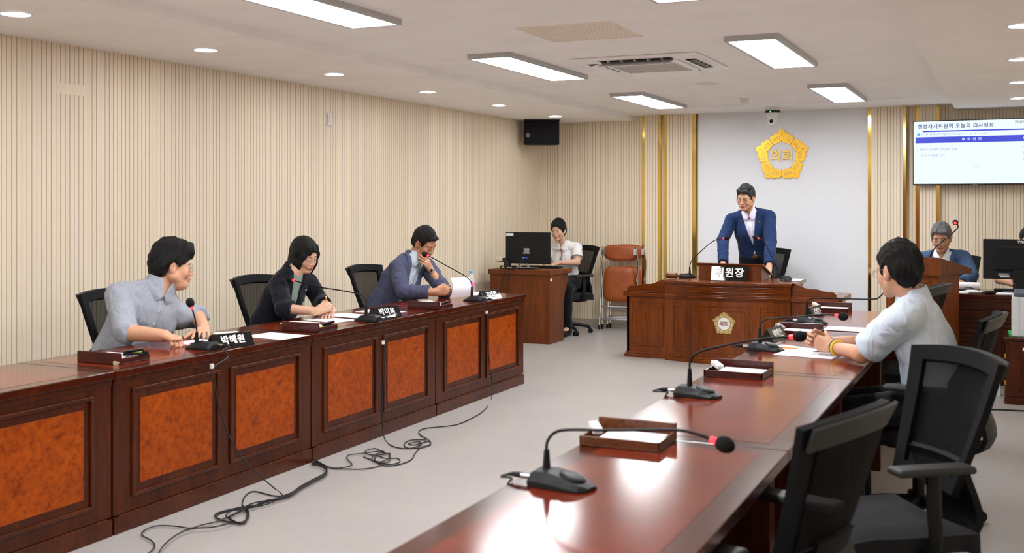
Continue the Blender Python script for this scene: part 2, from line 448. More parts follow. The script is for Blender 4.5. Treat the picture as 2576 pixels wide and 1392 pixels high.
for y in (2.6, 1.1, -.4): downlight(-4.735, y, 'round downlight in the left ceiling strip over the near end of the room')

# ---------------------------------------------------------------- ceiling fittings
t = thing('air_conditioner', 'white four way ceiling air conditioner with perforated grille and open louvres', 'air conditioner', (-2.45, 7.86, ZC))
m = MB(); m.box(-.475, .475, -.475, .475, -.022, 0); m.build('housing', 'ac_white', t, bevel=.012)
m = MB(); m.box(-.29, .29, -.29, .29, -.036, -.022); m.build('intake_panel', 'ac_white', t, bevel=.006)
m = MB()
for i in range(23):
    a = -.24 + .48 * i / 22
    m.box(a - .004, a + .004, -.24, .24, -.041, -.036); m.box(-.24, .24, a - .004, a + .004, -.041, -.036)
m.build('grille', 'ac_grey', t)
for k in range(4):
    M_ = Matrix.Rotation(R(90 * k), 4, 'Z')
    m = MB(); m.M = M_; m.box(-.27, .27, -.41, -.33, -.0235, -.0215); m.build('air_outlet', 'grey_plastic', t)
    m = MB(); m.M = M_
    for q in range(5): m.box(-.2 + .1 * q - .003, -.2 + .1 * q + .003, -.405, -.335, -.034, -.022)
    m.M = M_ @ Matrix.Translation((0, -.335, -.024)) @ Matrix.Rotation(R(28), 4, 'X')
    m.box(-.27, .27, -.085, 0, -.003, 0); m.build('louvre', 'ac_white', t)
m = MB(); m.box(-.30, .30, -.31, .31, -.006, 0)
for q in range(26): m.box(-.28 + .56 * q / 25 - .004, -.28 + .56 * q / 25 + .004, -.29, .29, -.009, -.006)
tag(m.build('ceiling_hatch', 'hatch_cream', loc=(-2.40, 6.25, ZC)), 'cream ribbed square ceiling hatch nearer than the air conditioner', 'ceiling hatch')
m = MB(); m.lathe([(.10, 0), (.102, -.006), (.092, -.009), (.02, -.014), (.001, -.014)], 32)
tag(m.build('ceiling_speaker', 'white_metal', smooth=True, loc=(-2.43, 9.45, ZC)), 'flat round white ceiling speaker beyond the air conditioner', 'speaker')
t = thing('smoke_detector', 'small round white smoke detector on the ceiling near the camera dome', 'smoke detector', (-2.43, 10.9, ZC))
m = MB(); m.lathe([(.055, 0), (.055, -.012), (.045, -.016)], 28); m.build('mounting_ring', 'white_metal', t, smooth=True)
m = MB(); m.lathe([(.04, -.016), (.042, -.04), (.03, -.05), (.001, -.05)], 28); m.build('sensor_cap', 'white_metal', t, smooth=True)
# ceiling camera
t = thing('ceiling_camera', 'white pan tilt camera hanging from the ceiling above the gold emblem', 'camera', (-2.385, 12.1, ZC))
m = MB(); m.lathe([(.085, 0), (.085, -.03), (.082, -.034)], 36); m.build('mount', 'white_metal', t, smooth=True)
m = MB(); m.lathe([(.083, -.034), (.086, -.05), (.083, -.062)], 36); m.build('status_band', 'black_gloss', t, smooth=True)
m = MB(); m.ball((-.01, -.086, -.05), .006); m.build('status_light', 'green_led', t, label='small green status light')
m = MB(); m.lathe([(.083, -.062), (.080, -.075), (.066, -.085), (.066, -.15), (.06, -.185), (.045, -.205), (.02, -.212), (.001, -.213)], 36); m.build('camera_head', 'white_metal', t, smooth=True)
m = MB(); m.box(-.028, .028, -.074, -.055, -.20, -.10); m.build('tilt_block', 'white_metal', t, bevel=.006)
m = MB(); m.cyl((0, -.07, -.155), (0, -.082, -.157), .022, .02, 24); m.build('lens', 'black_gloss', t, smooth=True)
# wall loudspeaker
a = Vector((-5.10, 11.93, 0))
t = thing('wall_speaker', 'black box loudspeaker mounted high in the left back corner', 'speaker', (-5.09, 11.98, 2.195), R(27))
m = MB(); m.prism([(-.215, 0), (.215, 0), (.15, .2), (-.15, .2)], .30, Matrix.Translation((0, 0, .01))); m.build('cabinet', 'black_satin', t, bevel=.008)
m = MB(); m.box(-.208, .208, -.012, 0, .018, .285); m.build('front_grille', 'foam', t, bevel=.006)
m = MB(); m.box(-.215, .215, -.016, .01, .288, .312); m.build('top_bracket', 'black_plastic', t, bevel=.003)
bd = m = MB(); m.box(-.18, -.145, -.0145, -.012, .10, .145); bd = m.build('badge', 'label_grey', t, bevel=.002, label='small square maker badge')
text_obj('badge_mark', 'JK', .03, 'black_gloss', bd, .002, 0, frameM((-.1625, -.016, .1225), (0, 0, 1), (1, 0, 0)))
m = MB(); m.box(-.05, .05, .2, .36, .12, .18); m.build('wall_arm', 'black_plastic', t)
# switch plate and faint tape
t = thing('wall_switch', 'small white wall switch plate high on the left slatted wall', 'switch', (XL, 7.958, 2.236), R(90))
m = MB(); m.box(-.035, .035, -.012, 0, -.055, .055); m.build('plate', 'label_white', t, bevel=.004)
m = MB(); m.box(-.014, .014, -.017, -.012, -.03, .03); m.build('rocker', 'white_metal', t, bevel=.002)
m = MB(); m.box(0, .002, -.12, .12, -.035, .035)
tag(m.build('tape_strip', 'slat_wood', loc=(XL - .0005, 5.1, 2.23)), 'pale strip of tape high on the left wall, nearest the camera', 'tape')
# TV
TVY = 12.43
t = thing('wall_tv', 'large wall mounted screen showing a blue and white meeting agenda', 'television', (-.352, TVY, 2.045))
W2, H2 = .61, .343
m = MB(); m.box(-W2, W2, 0, .045, -H2, H2); m.build('tv_case', 'black_gloss', t, bevel=.004)
m = MB(); m.box(-W2 + .009, W2 - .009, -.002, 0, -H2 + .013, H2 - .009); scr = m.build('screen', 'screen_white', t)
m = MB(); m.box(-.2, .2, .045, .19, -.15, .15); m.build('wall_bracket', 'black_plastic', t)
m = MB(); m.box(-.02, .03, -.003, .01, -H2 - .006, -H2 + .004); m.build('logo_tab', 'label_grey', t)
def tvp(px, py):   # screen-plane local coordinates of a place in the photo
    q = at_y(px, py, TVY - .003); return q.x + .352, q.z - 2.045
yz = -.0035
def quadbar(x0, x1, z0, z1, mt, name, d=.0012, sl=0):
    mm = MB(); mm.add([(x0 - sl, yz, z0), (x1, yz, z0), (x1, yz, z1), (x0, yz, z1)], [(0, 1, 2, 3)]); return mm.build(name, mt, scr, fix=False)
# positions read in metres on the screen
quadbar(-.515, W2 - .012, .222, .236, 'screen_blue', 'title_rule', sl=-.006)
quadbar(-.583, W2 - .012, .105, .168, 'screen_blue', 'table_header')
FM = lambda x, z: frameM((x, yz - .0008, z), (1, 0, 0), (0, 0, 1))
text_obj('title_text', '행정자치위원회 오늘의 의사일정', .052, 'screen_navy', scr, .0004, .0007, FM(-.562, .278), 'LEFT', 1.0, 1.12)
text_obj('session_text', '제289회', .034, 'screen_navy', scr, .0004, .0004, FM(.382, .305), 'LEFT', 1.0, 1.05)
text_obj('subtitle_text', '제1차 행정자치위원회 회의 (2024. 7. 8. 월. 14:00 ~ )', .030, 'screen_text', scr, .0004, 0, FM(-.528, .194), 'LEFT', 1.0, 1.08)
text_obj('header_text', '부  의  안  건', .036, 'screen_white', scr, .0004, .0006, FM(-.03, .136), 'CENTER')
text_obj('header_text', '비  고', .036, 'screen_white', scr, .0004, .0006, FM(.458, .136), 'LEFT')
text_obj('agenda_text', '1. 행정자치위원회 부위원장 선출', .028, 'screen_text', scr, .0004, 0, FM(-.572, .035), 'LEFT', 1.0, 1.1)
text_obj('agenda_text', '- 당선 부위원장 인사', .028, 'screen_text', scr, .0004, 0, FM(-.545, -.028), 'LEFT', 1.0, 1.1)
for k, ch in enumerate(['안', '선', '의']): text_obj('side_text', ch, .028, 'screen_text', scr, .0004, 0, FM(.452, .046 - .063 * k), 'LEFT')
mm = MB(); mm.lathe([(.016, 0), (.016, .0006)], 24, M=frameM((-.552, yz, .196), (1, 0, 0), (0, 0, 1))); mm.build('bullet_icon', 'screen_teal', scr)
mm = MB()
for rr in (.095, .07):
    pts = [(.02 + rr * math.cos(a), yz, -.15 + rr * .95 * math.sin(a)) for a in [2 * PI * i / 40 for i in range(41)]]; mm.tube(pts, .0012, 4, caps=False)
for i in range(-2, 3): mm.box(.02 + i * .012 - .004, .02 + i * .012 + .004, yz - .001, yz, -.17, -.12 - abs(i) * .008)
mm.build('watermark_emblem', 'screen_emblem', scr)

# ---------------------------------------------------------------- gold flower emblems
def flower_outline(Rr, seed_rot=0):
    """five notched petals"""
    pts = []
    for p in range(5):
        a0 = R(90 + 72 * p)
        prof = [(-34.5, .80), (-32, .88), (-27, .915), (-22.5, .875), (-20, .93), (-15, .975), (-10.5, .925), (-8, .985), (-4, 1.06), (0, 1.085), (4, 1.06), (8, .985), (10.5, .925), (15, .975), (20, .93), (22.5, .875), (27, .915), (32, .88), (34.5, .80)]
        for d, r in prof: pts.append((Rr * r * math.cos(a0 + R(d)), Rr * r * math.sin(a0 + R(d))))
    return pts[::-1] if False else pts
def ring_mesh(Rr, rin, d):
    """petal ring with a star-notched round hole"""
    out = flower_outline(Rr); n = len(out); inn = []
    for i, (x, y) in enumerate(out):
        a = math.atan2(y, x); k = ((math.degrees(a) - 90 + 36) % 72) - 36
        r = rin * (1.16 - .16 * min(1, abs(k) / 5.0)); inn.append((r * math.cos(a), r * math.sin(a)))
    mb = MB(); vs = []; 
    for L in (0, d):
        vs += [(x, -L, y) for x, y in out] + [(x, -L, y) for x, y in inn]
    fs = []
    for i in range(n):
        j = (i + 1) % n
        fs += [(i, j, n + j, n + i), (2 * n + i, 3 * n + i, 3 * n + j, 2 * n + j), (i, 2 * n + i, 2 * n + j, j), (n + i, n + j, 3 * n + j, 3 * n + i)]
    mb.add(vs, fs); return mb
def emblem(loc, Rr, label, foil, textsize, cat='emblem'):
    t = thing('gold_emblem', label, cat, loc)
    rin = Rr * (.55 if not foil else .54)
    ring_mesh(Rr, rin, .018 if not foil else .006).build('petal_ring', 'gold_foil' if foil else 'gold_plate', t, bevel=.0016 if not foil else 0)
    m = MB(); m.cyl((0, -.001, 0), (0, -.008, 0), rin * 1.02, rin * 1.02, 48); m.build('centre_disc', 'panel_white' if not foil else 'sign_white', t)
    m = MB(); dd = .0188 if not foil else .0068
    for p in range(5):
        a0 = 90 + 72 * p
        for d_ in (-26, -20, -13.5, -7, 0, 7, 13.5, 20, 26):
            a = R(a0 - d_); ra = Rr * (.64 if d_ else .78); rb = Rr * (.80 if d_ else .95); w = R(90)
            c0 = Vector((ra * math.cos(a), 0, ra * math.sin(a))); c1 = Vector((rb * math.cos(a), 0, rb * math.sin(a)))
            s_ = Vector((-math.sin(a), 0, math.cos(a))) * Rr * .008
            m.add([c0 - s_ + Vector((0, -dd, 0)), c1 - s_ + Vector((0, -dd, 0)), c1 + s_ + Vector((0, -dd, 0)), c0 + s_ + Vector((0, -dd, 0))], [(0, 1, 2, 3)])
        a = R(a0 + 36); c0 = Vector((rin * math.cos(a), 0, rin * math.sin(a))); c1 = Vector((Rr * .80 * math.cos(a), 0, Rr * .80 * math.sin(a)))
        s_ = Vector((-math.sin(a), 0, math.cos(a))) * Rr * .009
        m.add([c0 - s_ + Vector((0, -dd, 0)), c1 - s_ + Vector((0, -dd, 0)), c1 + s_ + Vector((0, -dd, 0)), c0 + s_ + Vector((0, -dd, 0))], [(0, 1, 2, 3)])
    m.build('petal_lines', 'slat_groove' if not foil else 'sign_white', t, fix=False)
    text_obj('emblem_letters', '의회', textsize * (.80 if not foil else 1), 'gold_plate' if not foil else 'walnut', t, .010 if not foil else .003, .0010 if not foil else .0004, frameM((0, -.02 if not foil else -.0095, -.008 * Rr / .3), (1, 0, 0), (0, 0, 1)), 'CENTER', .98)
    return t
emblem((-2.375, YB - .0445, 2.045), .285, 'large gold five petal council emblem on the white wall panel', False, .185)
# ---------------------------------------------------------------- long desks
def desk(name_label, cx, y0, y1, side):
    """side=-1: left row (front faces +X); side=+1: right row (front faces -X). Local: front faces +y, length along x"""
    L = y1 - y0 - .004; yc = (y0 + y1) / 2
    t = thing('conference_desk', name_label, 'desk', (cx, yc, 0), R(-90) if side < 0 else R(90), 'burl panelled desks of the %s row' % ('left' if side < 0 else 'right'))
    D = .62; h = .75; tt = .036
    m = MB()
    b = .075
    m.cur = 0; m.box(-L / 2, L / 2, -D, 0, h - tt, h - .0005)
    top = m.build('table_top', 'table_border', t, bevel=.0035)
    m = MB(); m.box(-L / 2 + b, L / 2 - b, -D + b, -b, h - .002, h + .0002); m.build('inlay', 'table_top', top)
    m = MB()
    m.box(-L / 2 + .004, L / 2 - .004, -.05, -.02, .085, h - tt)             # modesty front
    m.box(-L / 2 + .004, -L / 2 + .03, -D + .05, -.05, 0, h - tt); m.box(L / 2 - .03, L / 2 - .004, -D + .05, -.05, 0, h - tt)
    m.build('carcass', 'mahogany', t, bevel=.002)
    m = MB(); m.box(-L / 2 + .004, L / 2 - .004, -.05, -.012, 0, .078); m.box(-L / 2 + .03, L / 2 - .03, -.05, -.012, .078, .083); m.build('plinth', 'mahogany_h', t, bevel=.003)
    m = MB(); m.box(-L / 2 + .004, L / 2 - .004, -.02, -.012, h - tt - .028, h - tt); m.build('cornice', 'mahogany_h', t, bevel=.003)
    pw = (L - .115 * 2 - .083) / 2
    for s in (-1, 1):
        xc = s * (pw / 2 + .0415); x0, x1 = xc - pw / 2, xc + pw / 2; z0, z1 = .15, .655
        m = MB(); w = .018
        for (a, b_, c, d) in ((x0, x1, z0, z0 + w), (x0, x1, z1 - w, z1), (x0, x0 + w, z0 + w, z1 - w), (x1 - w, x1, z0 + w, z1 - w)):
            m.box(a, b_, -.02, -.008, c, d)
        fr = m.build('panel_moulding', 'mahogany_h', t, bevel=.004)
        m = MB(); i = .054
        m.box(x0 + i, x1 - i, -.022, -.0165, z0 + i, z1 - i); m.build('burl_panel', 'burl', fr, bevel=.0015)
    return t
ly = [2.21, 3.765, 5.318, 6.835, 8.375]
for i, (lb) in enumerate(['burl panelled desk of the left row nearest the camera, cut by the left edge', 'burl panelled desk of the left row before the man in pale grey',
                          'burl panelled desk of the left row before the woman in navy', 'farthest burl panelled desk of the left row, where the man rests his cheek']):
    desk(lb, -3.70, ly[i], ly[i + 1], -1)
ry = [.36, 1.88, 3.42, 4.92, 6.50, 8.065]
for i, lb in enumerate(['glossy desk of the right row beside the camera, below the frame', 'nearest glossy desk of the right row, with the large blurred microphone', 'glossy desk of the right row with the second microphone and bright reflections',
                        'glossy desk of the right row under the clasped hands and bracelets', 'farthest glossy desk of the right row, beyond the man in light blue']):
    desk(lb, -1.245, ry[i], ry[i + 1], 1)

# ---------------------------------------------------------------- trays
def make_tray(label, matn='tray_wood'):
    t = thing('desk_tray', label, 'tray', (0, 0, 0), 0, 'wooden notepaper trays on the desks')
    m = MB(); m.box(-.1, .1, -.13, .13, 0, .006); m.box(-.1, -.092, -.13, .13, .006, .03); m.box(-.1, .1, -.13, -.122, .006, .03); m.box(-.1, .1, .122, .13, .006, .03)
    m.build('tray_box', matn, t, bevel=.0015)
    m = MB(); m.box(.09, .103, -.132, .132, 0, .056); m.build('tall_rail', matn, t, bevel=.003)
    m = MB(); m.box(-.088, .045, -.118, .07, .006, .027); m.build('note_paper', 'paper', t)
    return t
def put_tray(t, x, y, rz, label, **k): return dup(t, label, (x, y, .7506), rz)
tr = make_tray('dark wooden notepaper tray of the man in the pale grey shirt'); tr.location = (-3.945, 4.005, .7506); tr.rotation_euler = (0, 0, R(-88))
put_tray(tr, -3.835, 5.47, R(-90), 'dark wooden notepaper tray in front of the woman in the navy jacket')
put_tray(tr, -3.835, 6.965, R(-90), 'dark wooden notepaper tray in front of the man resting his cheek')
tt = make_tray('light brown wooden notepaper tray nearest the camera on the right row', 'tray_wood_light'); tt.location = (-1.112, 3.325, .7506); tt.rotation_euler = (0, 0, R(91))
put_tray(tr, -1.10, 4.82, R(88), 'dark wooden tray with white paper, second nearest on the right row')
put_tray(tr, -1.135, 6.47, R(88), 'dark wooden tray beyond the hands of the man in light blue')
put_tray(tr, -1.16, 7.94, R(90), 'farthest dark wooden tray on the right row')
def small(name, label, cat, mb, mt, loc, rz=0, bevel=0, group=None, **k):
    o = mb.build(name, mt, bevel=bevel, **k); o.location = loc; o.rotation_euler = (0, 0, rz); return tag(o, label, cat, group)
def eraser(x, y, z, rz, label, mt='label_white'):
    m = MB(); m.box(-.016, .016, -.028, .028, 0, .018, Matrix.Rotation(R(18), 4, 'X')); return small('eraser', label, 'eraser', m, mt, (x, y, z), rz, .002, 'erasers on the trays')
eraser(-1.222, 3.32, .782, R(40), 'blurred pale eraser on the corner of the light brown tray')
eraser(-1.20, 4.83, .782, R(50), 'white eraser on the corner of the second nearest right tray')
eraser(-1.235, 6.475, .782, R(50), 'grey eraser on the corner of the tray beyond the clasped hands', 'label_grey')
eraser(-1.262, 7.94, .782, R(50), 'beige eraser on the corner of the farthest right tray', 'beige_plastic')
eraser(-3.84, 3.93, .757, R(20), 'small cream eraser in the tray of the man in the pale grey shirt', 'beige_plastic')
def clip_pen(x, y, z, rz, label, mt='yellow_plastic', what='highlighter'):
    t = thing('marker_pen', label, 'pen', (x, y, z), rz, 'pens lying in the trays')
    m = MB(); m.tube([(0, -.055, .008), (0, .03, .008)], .0075, 12); m.build('barrel', mt, t, smooth=True)
    m = MB(); m.tube([(0, .03, .008), (0, .06, .008)], .0082, 12); m.build('cap', 'black_plastic', t, smooth=True)
def binder_clip(x, y, z, rz, label):
    t = thing('stapler', label, 'stapler', (x, y, z), rz)
    m = MB(); m.box(-.012, .012, -.05, .05, 0, .01); m.build('stapler_base', 'black_plastic', t, bevel=.002)
    m = MB(); m.box(-.011, .011, -.045, .05, 0, .014, Matrix.Translation((0, 0, .014)) @ Matrix.Rotation(R(9), 4, 'X')); m.build('stapler_arm', 'black_gloss', t, bevel=.003)
clip_pen(-3.86, 4.062, .7805, R(-70), 'yellow green marker in the tray of the man in the pale grey shirt')
binder_clip(-3.85, 4.035, .7805, R(-60), 'black stapler in the tray of the man in the pale grey shirt')
clip_pen(-3.755, 5.50, .757, R(-20), 'yellow green marker in the tray of the woman in the navy jacket')
binder_clip(-3.76, 5.545, .765, R(-15), 'black stapler in the tray of the woman in the navy jacket')
clip_pen(-3.745, 7.00, .757, R(-10), 'pale green marker in the tray of the man resting his cheek', 'label_white')
binder_clip(-3.76, 7.05, .765, R(-5), 'black stapler in the tray of the man resting his cheek')

# ---------------------------------------------------------------- papers
def sheet(label, corners, z=.7515, mt='paper', name='paper_sheet', curl=0, th=.0012, cat='paper', group='papers on the desks'):
    c = [Vector((x, y, 0)) for x, y in corners]; o = sum(c, Vector()) / 4
    def fn(u, v):
        p = (c[0] * (1 - u) + c[1] * u) * (1 - v) + (c[3] * (1 - u) + c[2] * u) * v - o
        return (p.x, p.y, curl * (2 * u - 1) ** 2)
    m = MB(); m.grid(fn, 6, 2, -th); ob = m.build(name, mt, smooth=False); ob.location = (o.x, o.y, z); return tag(ob, label, cat, group)
def A4(x, y, ang, w=.21, l=.297):
    c, s = math.cos(R(ang)), math.sin(R(ang)); return [(x + c * a - s * b, y + s * a + c * b) for a, b in ((-l / 2, -w / 2), (l / 2, -w / 2), (l / 2, w / 2), (-l / 2, w / 2))]
sheet('printed sheet under the left hand of the man in the pale grey shirt', A4(-4.0, 4.72, -8), mt='paper_print')
sheet('white sheet right of the nearest nameplate on the left row', A4(-3.83, 5.13, -6, .23, .30), mt='paper_print')
sheet('printed sheet under the hands of the woman in the navy jacket', A4(-4.03, 5.98, -12), mt='paper_print')
sheet('white sheet lying farther right beside the woman in the navy jacket', A4(-4.07, 6.25, -8), z=.7535, mt='paper_print')
sheet('white sheet behind the middle nameplate of the left row', A4(-4.02, 6.58, -10), mt='paper_print')
sheet('white sheet beyond the water bottle at the far end of the left row', A4(-4.11, 8.2, -5, .30, .21), mt='paper')
sheet('cream notepad leaning in the tray of the woman in the navy jacket', [(-4.0, 5.40), (-3.80, 5.40), (-3.80, 5.52), (-4.0, 5.52)], z=.785, mt='paper_yellow', th=.008)
sheet('white notepaper on the tray of the man resting his cheek', [(-3.93, 6.93), (-3.77, 6.93), (-3.77, 7.06), (-3.93, 7.06)], z=.779, th=.004)
sheet('printed sheet under the pencil of the man in light blue', A4(-1.05, 5.78, -30, .21, .27), z=.7532, mt='paper_print')
sheet('white sheet nearest the camera under the clasped hands', A4(-.93, 5.62, -8), mt='paper_print')
sheet('printed sheet left of the fold beyond the clasped hands', A4(-1.17, 6.83, 2, .19, .25), mt='paper_print')
sheet('long white sheet right of the fold beyond the clasped hands', A4(-.88, 6.83, -3, .22, .30), mt='paper_print', z=.7535)
# crumpled tissue by man three
m = MB()
m.ball((0, 0, .012), (.06, .035, .012), u=18, v=10); m.ball((.03, .02, .012), (.04, .03, .014), Matrix.Rotation(R(30), 3, 'Z'), 14, 8)
o = m.build('tissue', 'paper', smooth=True, loc=(-4.03, 7.22, .7505)); tag(o, 'crumpled white tissue beside the tray of the man resting his cheek', 'tissue')
# phone in front of man one
m = MB(); m.box(-.035, .035, -.075, .075, 0, .009)
small('mobile_phone', 'pale mobile phone lying behind the nearest nameplate', 'phone', m, 'paper_yellow', (-4.16, 5.10, .7505), R(-30), .003)

# ---------------------------------------------------------------- nameplates
def nameplate(x, y, rz, body, label, both=False):
    """text faces local -y; prism along x"""
    t = thing('nameplate', label, 'nameplate', (x, y, .7505), rz, 'black nameplates on the desks')
    L = .25; w = .042; h = .072
    m = MB(); m.prism([(-w, 0), (w, 0), (.004, h), (-.004, h)], L, Matrix.Translation((-L / 2, 0, 0)) @ Matrix(((0, 0, 1, 0), (1, 0, 0, 0), (0, 1, 0, 0), (0, 0, 0, 1))))
    m.build('plate_block', 'sign_black', t, bevel=.0015)
    n = Vector((0, w - .004, h)).normalized()
    text_obj('nameplate_letters', body, .052, 'sign_white', t, .003, .0011, frameM(Vector((0, -(w + .004) / 2, h / 2)) + Vector((0, -h, w - .004)).normalized() * .002, (1, 0, 0), n), 'CENTER', 1.0, 1.08)
    if both:
        n2 = Vector((0, -(w - .004), h)).normalized()
        text_obj('nameplate_letters', body, .052, 'sign_white', t, .003, .0011, frameM(Vector((0, (w + .004) / 2, h / 2)) + Vector((0, h, w - .004)).normalized() * .002, (-1, 0, 0), n2), 'CENTER', 1.0, 1.08)
nameplate(-3.778, 4.665, R(73), '박혜원', 'black nameplate nearest the camera on the left row')
nameplate(-3.812, 6.29, R(76), '박미옥', 'black nameplate beside the microphone of the woman in the navy jacket')
nameplate(-3.765, 7.80, R(82), '김태완', 'farthest black nameplate on the left row, by the last microphone')
nameplate(-1.205, 6.14, R(-97), '이예인', 'black nameplate behind the microphone left of the clasped hands', True)
nameplate(-1.205, 7.50, R(-97), '김성수', 'farthest black nameplate on the right row, behind a microphone stem', True)

# ---------------------------------------------------------------- microphones
def mic(label, bx, by, bz, rz, path, headdir=None, group='gooseneck microphones on the desks', sleeve=.055, base=True):
    """base centre, user direction = local -y after rz; path = world points of the neck from sleeve top to the capsule"""
    t = thing('gooseneck_microphone', label, 'microphone', (bx, by, bz), rz, group)
    inv = (Matrix.Translation((bx, by, bz)) @ Matrix.Rotation(rz, 4, 'Z')).inverted()
    P = [inv @ Vector(p) for p in path]
    m = MB()
    # wedge shaped base: tall and square at the rear (+y), low rounded nose at the front (-y)
    def sec(y, w, h): return [(-w, y, 0), (-w * .98, y, h * .35), (-w * .62, y, h * .9), (0, y, h), (w * .62, y, h * .9), (w * .98, y, h * .35), (w, y, 0)]
    S = [sec(.085, .045, .030), sec(.07, .055, .042), sec(.03, .058, .044), (sec(-.03, .056, .034)), sec(-.075, .047, .018), sec(-.095, .028, .010)]
    vs = [p for s in S for p in s]; fs = []
    for i in range(len(S) - 1):
        for k in range(6): fs.append((i * 7 + k, i * 7 + k + 1, (i + 1) * 7 + k + 1, (i + 1) * 7 + k))
        fs.append((i * 7 + 6, i * 7, (i + 1) * 7, (i + 1) * 7 + 6))
    fs.append(tuple(range(7))); fs.append(tuple((len(S) - 1) * 7 + k for k in range(6, -1, -1)))
    m.add(vs, fs); b = m.build('base', 'black_satin', t, bevel=.004, seg=3)
    m = MB(); m.ball((0, -.035, .031), (.032, .04, .007), Matrix.Rotation(R(16), 3, 'X'), 20, 8); m.build('talk_button', 'black_satin', b, smooth=True)
    m = MB(); m.ball((.012, .002, .0438), .0024); m.build('indicator', 'red_plastic', b)
    s0 = P[0]; 
    m = MB(); m.tube([(s0.x, s0.y, .03), (s0.x, s0.y, .045), s0 + (P[0] - P[1]) * .0], [.013, .011, .0075], 14); m.build('neck_sleeve', 'black_plastic', t, smooth=True)
    m = MB(); m.tube(P, .0042, 8, smooth=6); m.build('gooseneck', 'black_plastic', t, smooth=True)
    d = (P[-1] - P[-2]).normalized(); e = P[-1]
    m = MB(); m.tube([e, e + d * .018], [.0075, .0095], 14); m.build('light_ring', 'red_led', t, smooth=True, label='glowing red ring below the foam')
    q = d.to_track_quat('Z', 'Y').to_matrix()
    m = MB(); m.ball(e + d * .040, (.0215, .0215, .027), q, 20, 14); m.build('foam_windscreen', 'foam', t, smooth=True)
    # XLR plug at the rear
    m = MB(); m.tube([(-.025, .083, .02), (-.025, .112, .019)], .0085, 14); m.build('plug', 'chrome', t, smooth=True)
    m = MB(); m.tube([(-.025, .112, .019), (-.025, .140, .018), (-.025, .158, .015)], [.0085, .007, .004], 12); m.build('plug_boot', 'black_plastic', t, smooth=True)
    M_ = Matrix.Translation((bx, by, bz)) @ Matrix.Rotation(rz, 4, 'Z')
    return M_ @ Vector((-.025, .158, .015))
pY = lambda y, L: [at_y(px, py, y) for px, py in L]
m1 = mic('gooseneck microphone in front of the man in the pale grey shirt', -3.85, 4.53, .7505, R(-90), pY(4.53, [(495, 836), (494, 822), (490, 800), (484, 780)]))
m2 = mic('gooseneck microphone leaning toward the woman in the navy jacket', -3.785, 6.045, .7505, R(-92), pY(6.05, [(921, 768), (920, 755), (911, 745), (893, 738), (850, 730), (800, 722), (752, 710), (741, 706)]))
m3 = mic('gooseneck microphone reaching up to the man resting his cheek', -3.79, 7.60, .7505, R(-98), pY(7.6, [(1187, 722), (1185, 711), (1176, 699), (1155, 686), (1120, 667), (1090, 650), (1079, 645)]))
r1 = mic('large blurred gooseneck microphone nearest the camera on the right row', -1.105, 2.74, .7505, R(80), pY(2.75, [(1375, 1132), (1377, 1112), (1394, 1090), (1430, 1082), (1530, 1083), (1640, 1082), (1710, 1083), (1760, 1095), (1786, 1105)]), group='gooseneck microphones on the desks')
r2 = mic('gooseneck microphone beside the second tray of the right row', -1.13, 4.235, .7505, R(80), pY(4.235, [(1735, 928), (1736, 912), (1748, 893), (1778, 880), (1840, 866), (1900, 855), (1950, 850), (1985, 848)]))
r3 = mic('gooseneck microphone just left of the clasped hands', -1.16, 5.70, .7505, R(80), pY(5.70, [(1912, 824), (1913, 814), (1925, 805), (1950, 801), (2000, 798), (2060, 792), (2085, 792), (2100, 794)]))
r4 = mic('farthest gooseneck microphone of the right row, by the white panel', -1.15, 7.08, .7505, R(80), pY(7.08, [(2030, 764), (2032, 757), (2042, 752), (2060, 751), (2120, 752), (2195, 753), (2212, 748), (2228, 730), (2240, 712), (2245, 704)]))
# pencils, pens
def pencil(p0, p1, label, mt='orange_pencil', r=.0036):
    p0, p1 = Vector(p0), Vector(p1); d = (p1 - p0).normalized(); L = (p1 - p0).length
    t = thing('pencil', label, 'pencil', p0)
    q = Vector()
    m = MB(); m.tube([q + d * .018, q + d * (L - .012)], r, 6); m.build('shaft', mt, t)
    m = MB(); m.tube([q, q + d * .018], [.0006, r], 8); m.build('tip', 'paper_yellow', t)
    m = MB(); m.tube([q + d * (L - .012), q + d * L], r * 1.02, 8); m.build('end_cap', 'label_white', t)
# red pen held by man one
pencil((-4.03, 4.655, .757), (-3.945, 4.53, .763), 'red pen under the fist of the man in the pale grey shirt', 'red_plastic', .005)
pencil((-1.13, 5.79, .7575), (-1.00, 5.78, .7575), 'orange pencil lying on paper by the clasped hands')
# water bottle
t = thing('water_bottle', 'small clear water bottle with a blue cap and pink label', 'bottle', (-4.04, 8.03, .7505))
m = MB(); m.lathe([(.002, 0), (.028, 0), (.031, .006), (.029, .02), (.031, .034), (.029, .048), (.031, .062), (.0305, .075), (.0305, .115), (.031, .125), (.029, .14), (.02, .168), (.013, .182), (.0125, .19)], 28); m.build('bottle_body', 'bottle_plastic', t, smooth=True)
m = MB(); m.lathe([(.002, .003), (.026, .003), (.0275, .02), (.0275, .12), (.002, .121)], 24); m.build('water', 'water', t, smooth=True)
m = MB(); m.lathe([(.0312, .078), (.0312, .112), (.0306, .112), (.0306, .078)], 28); m.build('label_band', 'label_pink', t, smooth=True)
m = MB(); m.lathe([(.0145, .186), (.0145, .204), (.012, .207), (.001, .207)], 24); m.build('cap', 'cap_blue', t, smooth=True)

